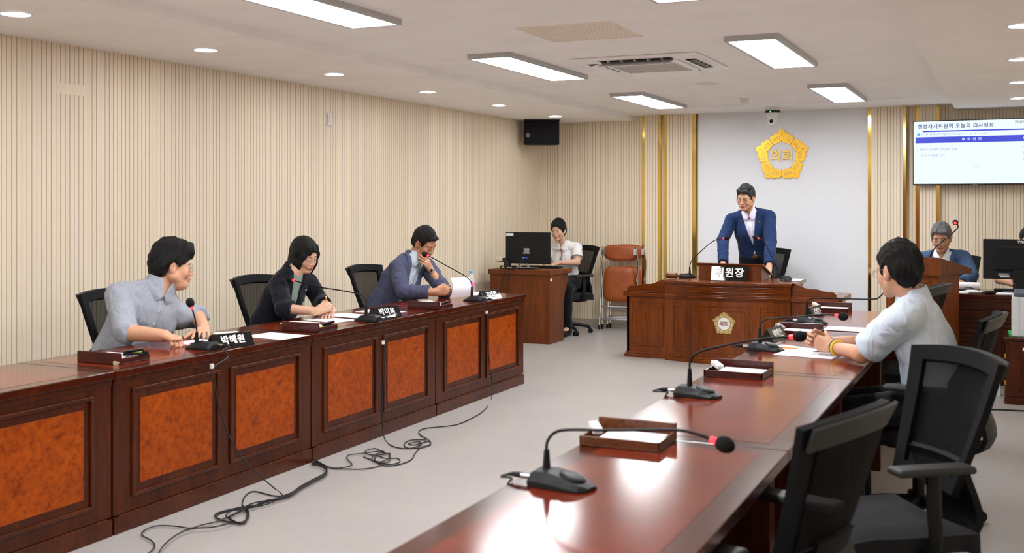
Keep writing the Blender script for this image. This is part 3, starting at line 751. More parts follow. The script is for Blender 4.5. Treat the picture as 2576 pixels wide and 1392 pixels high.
# ---------------------------------------------------------------- cables
def cable(label, pts, r=.0035, group='black microphone cables', clip=None):
    m = MB(); m.tube(pts, r, 6, smooth=8); o = m.build('microphone_cable', 'cable_black', smooth=True); tag(o, label, 'cable', group)
    if clip is not None:
        mm = MB(); c = Vector(clip); mm.box(c.x - .007, c.x + .007, c.y - .009, c.y + .009, c.z - .012, c.z + .012); mm.build('cable_tie', 'label_white', o, bevel=.002)
    return o
Zf = .006
fl = lambda L, z=Zf: [Vector((*at_z(px, py, z).xy, z)) for px, py in L]
XF = -3.672
def crop6(L): return [(320 + x / 3.22, 980 + y / 3.22) for x, y in L]
def vf(L): return [at_x(px, py, XF) for px, py in L]
cable('cable hanging from the nearest left microphone, ending in a loop on the floor', [m1, Vector((-3.69, 4.50, .757)), Vector((XF, 4.515, .72))] + vf([(534, 930), (541, 975)]) + [at_x(556, 1040, -3.655), at_x(575, 1095, -3.635), at_x(605, 1145, -3.60), at_x(645, 1190, -3.55)] + fl(crop6([(1190, 800), (1258, 860)])) + fl(crop6([(1180, 862), (1030, 828), (960, 860), (932, 930), (960, 960)])), clip=at_x(533, 922, XF))
cable('cable hanging straight down from the microphone of the woman in the navy jacket', [m2, Vector((-3.69, 6.03, .757)), Vector((XF, 6.035, .72))] + vf([(965, 840), (965, 900), (963, 960), (961, 1030), (962, 1065)]) + fl(crop6([(2085, 400), (2150, 460), (2270, 480), (2380, 450), (2360, 425), (2280, 440), (2330, 450), (2440, 420), (2455, 440), (2400, 470), (2270, 475), (2245, 440), (2300, 412), (2420, 410)])), clip=at_x(964, 862, XF))
cable('long cable from the farthest left microphone trailing across the floor', [m3, Vector((-3.69, 7.55, .757)), Vector((XF, 7.545, .72))] + vf([(1223, 780), (1226, 840), (1230, 900), (1236, 950)]) + fl([(1237, 1000), (1215, 1035), (1160, 1065), (1120, 1073)]) + fl(crop6([(2420, 315), (2365, 340), (2380, 375), (2440, 410), (2455, 450), (2380, 470), (2330, 520), (2300, 570), (2200, 610), (2080, 620), (2010, 580), (2020, 540), (2100, 560), (2190, 560), (2205, 590), (2120, 610), (2060, 600)])), clip=at_x(1224, 786, XF))
bund = crop6([(1500, 600), (1560, 610), (1615, 640), (1600, 690), (1500, 745), (1400, 800), (1330, 850), (1250, 880)])
for k in range(4):
    off = (k - 1.5) * 5
    rest = [[(1150, 905), (960, 960), (800, 990), (720, 1025), (760, 1060), (900, 1080), (960, 1060), (970, 980), (880, 1000), (830, 1040), (900, 1090), (960, 1080)],
            [(1080, 930), (900, 960), (740, 1000), (715, 1030), (800, 1070), (930, 1075), (985, 1030), (960, 960), (860, 1010), (740, 1065), (600, 1100), (510, 1125), (400, 1110), (250, 1105), (150, 1135), (120, 1180), (200, 1230), (222, 1280), (170, 1330)],
            [(1120, 935), (980, 965), (900, 1000), (840, 1030), (850, 1060), (940, 1085), (975, 1020), (950, 965), (1000, 930), (1100, 905)],
            [(1130, 900), (1000, 955), (870, 975), (800, 1020), (840, 1075), (700, 1115), (520, 1130), (400, 1180), (300, 1260), (250, 1335)]][k]
    cable(['cable of the floor bundle coiled at the middle of the heap', 'cable running from the floor bundle to the bottom edge in a wide curve', 'cable of the floor bundle looping back on itself', 'cable running from the floor bundle straight toward the bottom edge'][k],
          [Vector((-3.71, 5.316 + k * .003, Zf))] + [Vector((p[0] + 0, p[1] + 0, 0)) for p in []] + fl([(x, y + off * .5) for x, y in bund], Zf + .003 * k) + fl(crop6(rest), Zf + .004 * k), group='black cables on the floor')
cable('cable from the seam of the left desks into the tangled heap on the floor', [Vector((-3.70, 5.322, Zf + .01))] + fl(crop6([(1640, 632), (1740, 635), (1820, 610), (1780, 560), (1800, 530), (1900, 520), (2060, 500), (2080, 520), (2010, 480), (1930, 500), (1960, 530), (2060, 530), (2130, 520), (2100, 570), (2010, 590), (1985, 550), (2060, 510), (2130, 540), (2110, 590), (2030, 600)]), .010), group='black cables on the floor')
cable('cable along the floor from the desk seam round the tangled heap', [Vector((-3.695, 5.328, Zf))] + fl(crop6([(1650, 636), (1780, 645), (1900, 646), (2010, 630), (2070, 600), (1990, 575), (1915, 548)])), group='black cables on the floor')
def right_cable(p, label):
    x, y = -1.262, p.y
    cable(label, [p, Vector((p.x - .02, p.y - .004, .757)), Vector((-1.25, y - .01, .7565)), Vector((x, y - .015, .72)), Vector((x - .005, y - .02, .5)), Vector((x - .01, y - .02, .2)), Vector((x - .03, y, Zf)), Vector((x - .12, y + .2, Zf)), Vector((x - .05, y + .45, Zf))], group='black microphone cables')
right_cable(r1, 'short cable looping off the nearest right microphone over the desk edge'); right_cable(r2, 'cable dropping off the desk edge from the second right microphone'); right_cable(r3, 'cable dropping off the desk edge from the microphone by the clasped hands'); right_cable(r4, 'cable dropping off the desk edge from the farthest right microphone')

# ---------------------------------------------------------------- office chairs (face local +y)
def make_chair(label, arms=True):
    t = thing('office_chair', label, 'chair', (0, 0, 0), 0, 'black mesh back office chairs')
    m = MB()
    def seat(u, v):
        x = (u - .5) * .48 * (1 - .12 * max(0, (v - .6)) * 2.5); y = -.23 + v * .46; r = min(1, 8 * min(u, 1 - u, v, 1 - v)); return (x, y, .455 + .03 * r - .02 * (1 - (2 * u - 1) ** 2) * .5 - .03 * max(0, v - .8) * 3)
    m.grid(seat, 14, 14, .07); m.build('seat', 'seat_fabric', t, smooth=True, angle=60)
    m = MB(); m.box(-.14, .14, -.14, .12, .37, .41); m.build('seat_mechanism', 'black_plastic', t, bevel=.012)
    # back: narrow at the bottom, wide at the top, wrapped slightly around the sitter
    def bk(u, v, out=0):
        s = 2 * u - 1; w = .178 + .075 * v ** .9; x = s * w
        y = -.225 - .02 * math.sin(v * PI * .6) - .125 * v + .050 * s * s * (.6 + .4 * v)
        z = .555 + .455 * v - .018 * s * s * v
        return (x, y - out, z)
    fr = MB(); th = .022; nu, nv = 22, 20
    def region(u0, u1, v0, v1, n1, n2, th_, o=0): fr.grid(lambda u, v: bk(u0 + (u1 - u0) * u, v0 + (v1 - v0) * v, o), n1, n2, th_)
    region(0, .11, 0, 1, 3, nv, th, -.006); region(.89, 1, 0, 1, 3, nv, th, -.006); region(.11, .89, .885, 1, 14, 3, th, -.006); region(.11, .89, 0, .10, 14, 3, th, -.006)
    f = fr.build('back_frame', 'chair_frame', t, smooth=True, angle=50)
    m = MB(); m.grid(lambda u, v: bk(.10 + .80 * u, .09 + .80 * v), 14, 14, .003); m.build('back_mesh', 'mesh_fabric', t, smooth=True)
    m = MB()      # lipped top band standing off behind the mesh
    m.grid(lambda u, v: tuple(Vector(bk(.02 + .96 * u, .87 + .13 * v, .006 + .012 * v)) ), 20, 3, .010); m.build('top_band', 'grey_plastic', t, smooth=True)
    m = MB(); m.grid(lambda u, v: bk(.25 + .5 * u, .14 + .16 * v, .018), 10, 3, .012); m.build('lumbar_support', 'chair_frame', t, smooth=True)
    # back bracket sweeping down behind and under the seat
    m = MB()
    BP = [(.15, -.240, .66), (.148, -.262, .60), (.142, -.290, .54), (.135, -.312, .49), (.128, -.318, .45), (.12, -.300, .41), (.11, -.25, .385), (.095, -.14, .378)]
    def br(u, v):
        k = v * (len(BP) - 1); i = min(int(k), len(BP) - 2); f = k - i; q = [BP[i][c] * (1 - f) + BP[i + 1][c] * f for c in range(3)]
        s = 2 * u - 1; return (s * q[0], q[1] + .02 * s * s, q[2])
    m.grid(br, 10, 21, .022)
    m.build('back_bracket', 'black_plastic', t, smooth=True)
    if arms:
        for s in (-1, 1):
            m = MB(); m.box(s * .275 - .042, s * .275 + .042, -.17, .10, .665, .69); m.build('armrest_pad', 'grey_plastic', t, bevel=.012, seg=3)
            m = MB(); m.tube([(s * .275, -.04, .665), (s * .28, -.04, .55), (s * .27, -.05, .43), (s * .2, -.04, .39), (s * .12, -.02, .39)], [.026, .026, .024, .02, .02], 10, smooth=4, squash=((1, 0, 0), .5)); m.build('armrest_post', 'black_plastic', t, smooth=True)
    m = MB(); m.cyl((0, 0, .10), (0, 0, .26), .028); m.cyl((0, 0, .26), (0, 0, .37), .016); m.build('gas_column', 'black_satin', t, smooth=True)
    m = MB(); m.cyl((0, 0, .075), (0, 0, .125), .04)
    for k in range(5):
        a = R(72 * k + 18); d = Vector((math.cos(a), math.sin(a), 0)); m.tube([d * .02 + Vector((0, 0, .11)), d * .16 + Vector((0, 0, .10)), d * .28 + Vector((0, 0, .075)), d * .30 + Vector((0, 0, .055))], [.026, .02, .017, .012], 8)
    m.build('star_base', 'black_plastic', t, smooth=True)
    for k in range(5):
        a = R(72 * k + 18); d = Vector((math.cos(a), math.sin(a), 0)); n = Vector((-d.y, d.x, 0)); c = d * .30 + Vector((0, 0, .0275))
        m = MB(); m.cyl(c - n * .025, c - n * .006, .027, n=18); m.cyl(c + n * .006, c + n * .025, .027, n=18); m.cyl(c - n * .006, c + n * .006, .012); m.build('caster', 'black_plastic', t, smooth=True)
    m = MB(); m.tube([(.12, .06, .385), (.22, .12, .37), (.26, .14, .355)], [.006, .006, .013], 8); m.build('height_lever', 'black_plastic', t, smooth=True)
    return t
def yaw(dx, dy): return math.atan2(-dx, dy)      # local +y -> (dx,dy)
ch = make_chair('black mesh chair nearest the camera in the right foreground')
ch.location = (-.665, 2.885, 0); ch.rotation_euler = (0, 0, yaw(-.96, .28))
CH = 'black mesh back office chairs'
CHAIRS = [
 ('black mesh chair turned half away, in front of the man in light blue', (-.42, 3.86), (-.80, -.60)),
 ('black mesh chair in which the man in light blue sits', (-.40, 5.50), (-.93, .1)),
 ('black mesh chair beyond the man in light blue, beside the lectern', (-.73, 7.37), (-.95, .2)),
 ('black mesh chair behind the man in the pale grey shirt', (-4.47, 4.83), (.97, -.03)),
 ('black mesh chair behind the woman in the navy jacket', (-4.47, 6.17), (.97, .0)),
 ('black mesh chair behind the man resting his cheek', (-4.47, 7.58), (.97, .0)),
 ('black mesh chair of the woman at the left computer', (-4.72, 11.80), (-.42, -.90)),
 ('black mesh chair behind the standing man in the blue suit', (-2.53, 11.98), (-.25, -.97)),
 ('black mesh chair of the grey haired man at the lectern', (-.52, 11.15), (0, -1)),
 ('black mesh chair of the person behind the right monitor', (.22, 11.35), (0, -1))]
for lb, (x, y), d in CHAIRS: dup(ch, lb, (x, y, 0), yaw(*d), CH)

# ---------------------------------------------------------------- folding chairs
def folding_chair(label, loc, rz):
    t = thing('folding_chair', label, 'chair', loc, rz, 'folded tan leather chairs against the back wall')
    t.rotation_euler = (R(-3), 0, rz)      # leans back (+y) on the wall
    m = MB()
    def pad(w0, w1, z0, z1, y, th, rnd, cur=0):
        def fn(u, v):
            s = 2 * u - 1; q = 2 * v - 1
            k = (abs(s) ** rnd + abs(q) ** rnd) ** (1 / rnd) if (s or q) else 0
            mx = max(abs(s), abs(q)); f = mx / k if k > 0 else 1
            w = w0 + (w1 - w0) * v; e = max(0, 1 - (mx) ** 6)
            return (s * f * w / 2, y - th * .5 * e ** .5 - cur * (1 - s * s), (z0 + z1) / 2 + q * f * (z1 - z0) / 2)
        m.grid(fn, 20, 16, 0)
        m.grid(lambda u, v: (lambda p: (p[0], 2 * y - p[1] - 2 * cur * (1 - (2 * u - 1) ** 2), p[2]))(fn(u, v)), 20, 16, 0)
    pad(.36, .40, .82, 1.01, -.02, .045, 3.2, .015); m.build('backrest_pad', 'tan_leather', t, smooth=True, angle=80)
    m = MB(); pad(.38, .36, .33, .75, -.03, .06, 5); m.build('seat_pad', 'tan_leather', t, smooth=True, angle=80)
    for s in (-1, 1):
        m = MB(); m.tube([(s * .20, -.02, .99), (s * .212, -.01, .88), (s * .222, .0, .80), (s * .215, .01, .60), (s * .225, 0, .3), (s * .232, -.02, .02)], .011, 10, smooth=4); m.build('frame_tube', 'chrome', t, smooth=True)
        m = MB(); m.tube([(s * .205, .0, .62), (s * .208, .03, .45), (s * .212, .05, .05)], .010, 10, smooth=3); m.build('leg', 'chrome', t, smooth=True)
        m = MB(); m.cyl((s * .232, -.02, 0), (s * .232, -.02, .05), .013); m.build('foot_cap', 'black_plastic', t, smooth=True)
        m = MB(); m.cyl((s * .212, .05, .0), (s * .212, .05, .06), .013); m.build('foot_cap', 'black_plastic', t, smooth=True)
        m = MB(); m.box(s * .19 - .02, s * .19 + .02, -.045, -.038, .89, .96); m.build('bracket', 'steel', t, bevel=.003)
    m = MB()
    for z, y in ((.27, 0), (.24, .04), (.14, .045), (.12, -.01)): m.tube([(-.222, y, z), (.222, y, z)], .0075, 8)
    m.build('crossbar', 'steel', t, smooth=True)
    return t
fc = folding_chair('front folded tan leather chair leaning on the back wall', (-4.245, 12.34, .004), R(8))
c = dup(fc, 'rear folded tan leather chair, tucked behind the front one', (-4.19, 12.47, .004), R(8)); c.rotation_euler = (R(-2), 0, R(8))
# ---------------------------------------------------------------- clerk's desk at the left
t = thing('computer_desk', 'brown wooden desk with curved side panel in the left back corner', 'desk', (-4.93, 10.99, 0))
H1 = .79
m = MB(); m.prism([(-.275, -.235), (.46, -.235), (.46, .10), (.49, .22), (.49, .33), (-.275, .33)], .052, Matrix.Translation((0, 0, H1 - .052)))
m.build('desk_top', 'walnut_red', t, bevel=.004)
m = MB(); m.box(-.26, .445 - .025, -.21, -.19, 0, H1 - .052); m.box(-.26, -.24, -.19, .28, 0, H1 - .052); m.build('front_panel', 'walnut_red', t, bevel=.002)
m = MB()
prof = [(-.21, 0), (.19, 0), (.19, .30), (.20, .42), (.235, .53), (.29, .62), (.33, .69), (.33, H1 - .052), (-.21, H1 - .052)]
m.prism(prof, .024, frameM((.421, 0, 0), (0, 1, 0), (0, 0, 1))); m.build('side_panel', 'walnut_red', t, bevel=.002)
m = MB(); m.box(.445, .4465, -.195, -.14, .672, .702); m.build('inventory_label', 'label_white', t, label='small white sticker')
m = MB(); m.box(-.24, .42, -.05, .25, .66, .675); m.build('keyboard_shelf', 'walnut_red', t)
# its monitor
t = thing('computer_monitor', 'black monitor seen from behind on the left corner desk', 'monitor', (-4.83, 10.99, H1), R(5))
m = MB(); m.box(-.258, .258, -.012, .02, .055, .400); m.build('screen_housing', 'black_satin', t, bevel=.006)
m = MB(); m.box(-.248, .248, .02, .0215, .062, .378); m.build('display', 'black_gloss', t)
m = MB(); m.cyl((0, .01, .0), (0, .01, .10), .022); m.build('neck', 'acrylic', t, smooth=True, label='clear plastic neck')
m = MB(); m.lathe([(.14, 0), (.14, .008), (.12, .014), (.001, .016)], 32); m.build('stand', 'black_gloss', t, smooth=True)
m = MB(); m.box(-.252, -.165, -.0135, -.012, .360, .389); m.build('name_sticker', 'label_white', t)
st = MB(); st.box(-.045, .018, -.0135, -.012, .183, .225); st.box(-.055, .022, -.0135, -.012, .166, .179); st.build('rating_label', 'label_grey', t)
m = MB(); m.box(-.05, .022, -.0142, -.0135, .168, .177); m.build('serial_strip', 'label_white', t)
m = MB(); m.box(-.055, -.03, -.024, -.012, .116, .124); m.build('connector', 'steel', t)
m = MB(); m.box(-.032, .0, -.03, -.012, .110, .128); m.build('video_plug', 'blue_plastic', t, bevel=.003, label='blue video plug')
for s in (-.06, .03):
    m = MB(); m.ball((s, -.0125, .295), .003); m.build('screw', 'steel', t)
mp = Matrix.Translation((-4.83, 10.99, H1)) @ Matrix.Rotation(R(5), 4, 'Z')
V = lambda *a: mp @ Vector(a)
cable('video cable drooping from the left monitor over the desk front', [V(-.03, -.03, .115), V(-.05, -.06, .08), V(-.09, -.13, .02), Vector((-4.99, 10.745, .80)), Vector((-5.0, 10.735, .74)), Vector((-5.04, 10.73, .60)), Vector((-5.10, 10.73, .45)), Vector((-5.13, 10.73, .2)), Vector((-5.13, 10.72, .01))], .004, 'cables of the left monitor')
cable('power cable drooping from the left monitor, nearer its stand', [V(-.03, -.03, .112), V(-.06, -.08, .07), V(-.05, -.15, .015), Vector((-4.93, 10.742, .80)), Vector((-4.94, 10.732, .73)), Vector((-4.98, 10.73, .55)), Vector((-4.97, 10.73, .3)), Vector((-4.97, 10.72, .01))], .0035, 'cables of the left monitor')
t = thing('keyboard', 'black keyboard behind the left monitor', 'keyboard', (-4.74, 11.17, H1), R(4))
m = MB(); m.box(-.22, .22, -.07, .07, 0, .02); m.build('keyboard_case', 'black_plastic', t, bevel=.004)
m = MB()
for i in range(15):
    for j in range(5): m.box(-.205 + i * .0275, -.183 + i * .0275, -.058 + j * .0235, -.039 + j * .0235, .02, .026)
m.build('keys', 'black_satin', t)
t = thing('label_printer', 'cream and clear numbering machine at the left end of the corner desk', 'device', (-5.13, 10.93, H1), R(4))
m = MB(); m.box(-.06, .045, -.04, .04, 0, .07); m.build('device_base', 'beige_plastic', t, bevel=.006)
m = MB(); m.box(-.055, .035, -.038, .035, .074, .125); m.build('paper_cover', 'beige_plastic', t, bevel=.012)
m = MB(); m.cyl((.048, -.035, .06), (.048, .04, .06), .06, n=28); m.build('roll_housing', 'black_gloss', t, smooth=True)
m = MB(); m.box(.012, .03, -.0405, -.038, .08, .088); m.build('sticker', 'yellow_plastic', t)
t = thing('recorder', 'low black recorder box between the left monitor and the numbering machine', 'recorder', (-5.0, 10.85, H1), R(4))
m = MB(); m.box(-.085, .07, -.045, .05, 0, .04); m.build('recorder_case', 'black_gloss', t, bevel=.005)
m = MB(); m.cyl((-.052, -.045, .02), (-.052, -.05, .02), .011); m.build('jack', 'gold_plate', t, smooth=True)
m = MB(); m.box(.0, .055, -.0465, -.045, .018, .024); m.build('slot', 'steel', t)

# ---------------------------------------------------------------- chairman's podium
PX, PYF = -2.45, 10.27
t = thing('speaker_podium', 'large carved wooden podium with curved front and a gold emblem', 'podium', (PX, PYF, 0))
HC = .585      # half width of the bowed middle
bow = lambda x: -.055 - .115 * math.cos(PI / 2 * min(1, abs(x) / HC)) ** 1.0 if abs(x) <= HC else 0
def bowed(m, x0, x1, z0, z1, out, depth, n=24):
    vs = []; fs = []
    for i in range(n + 1):
        x = x0 + (x1 - x0) * i / n; y = -.055 - .115 * math.cos(PI / 2 * x / HC) if True else 0
        for (yy, z) in ((y - out, z0), (y - out, z1), (y - out + depth, z1), (y - out + depth, z0)): vs.append((x, yy, z))
    for i in range(n):
        for k in range(4): fs.append((i * 4 + k, i * 4 + (k + 1) % 4, (i + 1) * 4 + (k + 1) % 4, (i + 1) * 4 + k))
    fs += [(3, 2, 1, 0), (n * 4, n * 4 + 1, n * 4 + 2, n * 4 + 3)]
    m.add(vs, fs)
m = MB(); bowed(m, -HC, HC, .05, .62, 0, .05); m.box(-HC, HC, -.02, .0, .05, .62)
m.box(-HC - .012, -HC + .03, -.05, .03, .05, .745); m.box(HC - .03, HC + .012, -.05, .03, .05, .745)
m.build('bowed_front', 'walnut', t, smooth=True)
m = MB(); bowed(m, -HC - .005, HC + .005, .0, .035, .025, .08); bowed(m, -HC, HC, .035, .055, .012, .06); m.build('bowed_plinth', 'walnut', t, bevel=.004)
m = MB(); bowed(m, -HC - .01, HC + .01, .60, .618, .016, .06); bowed(m, -HC - .01, HC + .01, .618, .635, .03, .07); bowed(m, -HC - .008, HC + .008, .635, .648, .018, .06)
bowed(m, -HC, HC, .648, .742, .004, .05); bowed(m, -HC + .02, HC - .02, .668, .676, .010, .03); bowed(m, -HC + .02, HC - .02, .716, .724, .010, .03)
m.build('frieze', 'walnut_h', t, bevel=.003)
m = MB(); bowed(m, -HC - .02, HC + .02, .742, .768, .028, .16); m.box(-HC - .02, HC + .045, .0, .60, .742, .7676); m.build('desk_surface', 'walnut_h', t, bevel=.004)
m = MB(); m.box(HC - .01, HC + .02, .0, .58, .62, .742); m.build('inner_side', 'walnut', t)
m = MB(); m.box(-HC - .02, -HC + .01, 0, .58, .62, .742); m.build('inner_side', 'walnut', t)
for s in (-1, 1):
    def X(a, b): return (min(s * a, s * b), max(s * a, s * b))
    x0, x1 = X(HC, 1.0)
    m = MB(); m.box(x0, x1, 0, .03, .05, .60); xs = X(.975, 1.0); m.box(xs[0], xs[1], 0, .58, 0, .60); m.build('wing_front', 'walnut', t, bevel=.002)
    m = MB(); a, b = X(HC + .0, 1.02); m.box(a, b, -.02, .04, 0, .035); m.box(*X(HC, 1.01), -.01, .03, .035, .052); m.build('wing_plinth', 'walnut', t, bevel=.004)
    m = MB(); m.box(*X(HC, 1.03), -.03, .04, .60, .635); m.box(*X(HC, 1.015), -.015, .03, .635, .648); m.build('wing_moulding', 'walnut_h', t, bevel=.005)
    m = MB(); m.box(*X(HC, 1.05), .03, .62, .60, .648); m.build('wing_surface', 'walnut_h', t, bevel=.006)
    # wavy splash board
    pts = [(HC, .648), (1.0, .648), (1.0, .67), (.985, .692), (.955, .702), (.92, .700), (.88, .705), (.855, .715), (.82, .722), (.79, .720), (.75, .722), (.71, .735), (.68, .752), (.645, .765), (HC, .768)]
    pts = [(s * x, z) for x, z in pts]
    if s > 0: pts = pts[::-1]
    m = MB(); m.prism(pts, .022, frameM((0, .022, 0), (1, 0, 0), (0, 0, 1))); m.build('scroll_board', 'walnut_h', t, bevel=.003)
    # raised panels
    m = MB()
    for inset, w, o in ((.065, .010, .006), (.105, .006, .003)):
        a, b = HC + inset - .02, 1.0 - inset + .01; z0, z1 = .115 + (inset - .065), .545 - (inset - .065)
        for (p, q, c, d) in ((a, b, z0, z0 + w), (a, b, z1 - w, z1), (a, a + w, z0, z1), (b - w, b, z0, z1)):
            m.box(*X(p, q), -o, .002, c, d)
    m.build('wing_panel', 'walnut_h', t, bevel=.0025)
def bowpanel(x0, x1, z0, z1, name='front_panel'):
    m = MB()
    for i_, w, o in ((0, .010, .006), (.042, .006, .003)):
        a, b, c, d = x0 + i_, x1 - i_, z0 + i_, z1 - i_
        bowed(m, a, b, c, c + w, o, o + .004, 10); bowed(m, a, b, d - w, d, o, o + .004, 10); bowed(m, a, a + w, c, d, o, o + .004, 2); bowed(m, b - w, b, c, d, o, o + .004, 2)
    return m.build(name, 'walnut_h', t)
bowpanel(-.505, -.33, .10, .545); bowpanel(.33, .505, .10, .545); bowpanel(-.245, .245, .105, .545)
emblem((-2.44, PYF - .172, .385), .103, 'small gold flower emblem on the front of the carved podium', True, .050)
# raised reading box
t = thing('reading_desk_box', 'sloping wooden reading box on top of the carved podium', 'box', (-2.465, 10.42, .768))
m = MB(); m.prism([(0, 0), (.38, 0), (.38, .045), (0, .15)], .61, frameM((-.305, 0, 0), (0, 1, 0), (0, 0, 1))); m.build('box_body', 'walnut', t, bevel=.002)
m = MB(); m.prism([(-.02, .15), (-.02, .165), (.41, .047), (.41, .034)], .66, frameM((-.33, 0, 0), (0, 1, 0), (0, 0, 1))); m.build('sloping_top', 'walnut_h', t, bevel=.003)
# name sign
t = thing('title_sign', 'large black sign reading the chair title, leaning on the reading box', 'sign', (-2.445, 10.33, .7685))
t.rotation_euler = (R(-16), 0, R(1.7))
m = MB(); m.box(-.178, .178, -.012, 0, 0, .142); pl = m.build('sign_plate', 'sign_black', t, bevel=.002)
text_obj('sign_letters', '위원장', .100, 'sign_white', t, .006, .0020, frameM((.0, -.0145, .073), (1, 0, 0), (0, 0, 1)), 'CENTER', .95, 1.12)
# podium microphones
mic('gooseneck microphone on the left of the podium top', -2.93, 10.62, .769, R(150), pY(10.6, [(1735, 672), (1738, 660), (1750, 645), (1775, 622), (1796, 606), (1810, 601), (1818, 600)]), group='podium microphones')
pm = mic('gooseneck microphone on the right of the podium top', -1.965, 10.62, .769, R(10), pY(10.6, [(1956, 694), (1957, 682), (1950, 663), (1935, 633), (1922, 608), (1914, 601), (1910, 600)]), group='podium microphones')
cable('thin cable curling off the right podium microphone', [Vector((-1.95, 10.50, .775)), Vector((-1.90, 10.44, .78)), Vector((-1.86, 10.38, .765)), Vector((-1.84, 10.33, .735))], .003)
cable('thin cable from the left podium microphone toward the gavel', [Vector((-2.95, 10.56, .78)), Vector((-3.0, 10.50, .785)), Vector((-3.05, 10.46, .772)), Vector((-3.06, 10.40, .772))], .003)
# gavel
t = thing('gavel', 'brown wooden gavel on the left end of the podium top', 'gavel', (-3.03, 10.40, .80), R(8))
m = MB(); m.tube([(-.055, 0, 0), (-.048, 0, 0), (-.03, 0, 0), (.03, 0, 0), (.048, 0, 0), (.055, 0, 0)], [.022, .030, .026, .026, .030, .022], 20); m.build('head', 'tan_leather' if 0 else 'walnut_red', t, smooth=True)
m = MB(); m.tube([(.01, .02, 0), (.05, .12, -.008), (.08, .20, -.018)], [.008, .009, .011], 12); m.build('handle', 'walnut_red', t, smooth=True)
m = MB(); m.box(-.05, .06, -.045, .045, 0, .03); small('block', 'dark wooden sound block behind the left podium microphone', 'wooden block', m, 'tray_wood', (-2.99, 10.74, .7685), 0, .004)
sheet('white papers on the right side of the podium top', [(-1.97, 10.55), (-1.83, 10.55), (-1.83, 10.85), (-1.97, 10.85)], z=.7695, th=.004)
sheet('white papers on the low right wing of the podium', [(-1.80, 10.40), (-1.50, 10.40), (-1.50, 10.70), (-1.80, 10.70)], z=.6495, th=.004)

# ---------------------------------------------------------------- lectern at the right
LZ = R(-27)
t = thing('lectern', 'brown wooden lectern with sloping top beside the grey haired man', 'lectern', (-.64, 9.43, 0), LZ)
m = MB(); m.box(-.23, .23, -.19, .12, 0, .95); m.build('lectern_body', 'walnut', t, bevel=.003)
m = MB(); m.prism([(-.235, .945), (-.235, 1.088), (.24, .99), (.24, .945)], .54, frameM((-.27, 0, 0), (0, 1, 0), (0, 0, 1))); m.build('sloping_top', 'walnut_red', t, bevel=.004)
m = MB()
for (a, b, c, d) in ((-.17, .17, .15, .17), (-.17, .17, .88, .90), (-.17, -.15, .15, .90), (.15, .17, .15, .90)): m.box(a, b, -.204, -.188, c, d)
m.build('front_moulding', 'walnut_red', t, bevel=.004)
m = MB(); m.box(-.25, .25, -.21, .14, 0, .05); m.build('lectern_plinth', 'walnut', t, bevel=.004)
t = thing('gooseneck_microphone', 'tall gooseneck microphone rising from the lectern', 'microphone', (0, 0, 0), 0, 'podium microphones')
pth = [at_t(px, py, 8.8) for px, py in [(2337, 652), (2345, 633), (2365, 612), (2390, 592), (2408, 575), (2409, 566), (2405, 563)]]
m = MB(); m.tube([pth[0] + Vector((0, 0, -.015)), pth[0], pth[1]], [.014, .010, .0065], 12); m.build('neck_sleeve', 'black_plastic', t, smooth=True)
m = MB(); m.tube(pth, .0050, 8, smooth=6); m.build('gooseneck', 'grey_plastic', t, smooth=True)
hd = pth[-1]
hp = at_t(2403, 560, 8.76)
m = MB(); m.ball(hp + Vector((0, .02, 0)), .022, u=20, v=14); m.build('foam_windscreen', 'foam', t, smooth=True)
m = MB(); m.tube([hp + Vector((0, -.0, -.004)), hp + Vector((.002, -.008, -.006))], [.011, .008], 14); m.build('light_ring', 'red_led', t, smooth=True)

# ---------------------------------------------------------------- officials' desk at the right
t = thing('officials_desk', 'dark carved wooden desk behind the lectern at the right', 'desk', (-.2, 9.90, 0))
m = MB(); m.box(-.62, .78, -.012, .62, .715, .75); m.build('table_top', 'table_border', t, bevel=.006)
m = MB(); m.box(-.60, .77, .01, .04, .0, .715); m.box(-.60, -.575, .04, .6, 0, .715); m.box(.745, .77, .04, .6, 0, .715); m.build('carcass', 'mahogany', t)
m = MB(); m.box(-.6, .77, 0, .012, .03, .07); m.box(-.6, .77, -.004, .012, .695, .715); m.build('rail', 'mahogany_h', t, bevel=.003)
for (x0, x1) in ((-.54, .06), (.13, .73)):
    for (z0, z1) in ((.52, .64), (.40, .49), (.10, .37)):
        m = MB(); w = .014
        for (a, b, c, d) in ((x0, x1, z0, z0 + w), (x0, x1, z1 - w, z1), (x0, x0 + w, z0, z1), (x1 - w, x1, z0, z1)): m.box(a, b, -.004, .012, c, d)
        m.box(x0 + .04, x1 - .04, 0, .012, z0 + .03, z1 - .03)
        m.build('panel_moulding', 'mahogany_h', t, bevel=.003)
t = thing('computer_monitor', 'wide black monitor seen from behind at the right edge', 'monitor', (.062, 10.18, .75), R(-3))
m = MB(); m.box(-.285, .285, -.01, .02, .115, .455); m.build('screen_housing', 'black_satin', t, bevel=.004)
m = MB(); m.box(-.20, .20, -.04, -.01, .19, .40); m.build('rear_bulge', 'black_plastic', t, bevel=.02, seg=3)
m = MB(); m.box(-.05, .05, -.055, -.02, 0, .20); m.build('neck', 'black_plastic', t, bevel=.004)
m = MB(); m.box(-.13, .13, -.11, .08, 0, .012); m.build('stand', 'black_plastic', t, bevel=.004)
m = MB(); m.box(-.165, -.075, -.012, -.010, .145, .165); m.build('rating_label', 'label_grey', t)
m = MB(); m.box(-.15, -.07, -.0125, -.010, .132, .142); m.build('serial_strip', 'label_white', t)
m = MB(); m.box(-.283, .283, .02, .0215, .12, .45); m.build('display', 'black_gloss', t)
text_obj('brand_letters', 'TRE', .028, 'label_white', t, .001, .0012, frameM((-.018, -.0115, .432), (1, 0, 0), (0, 0, 1)), 'LEFT', 1.35, 1.02)
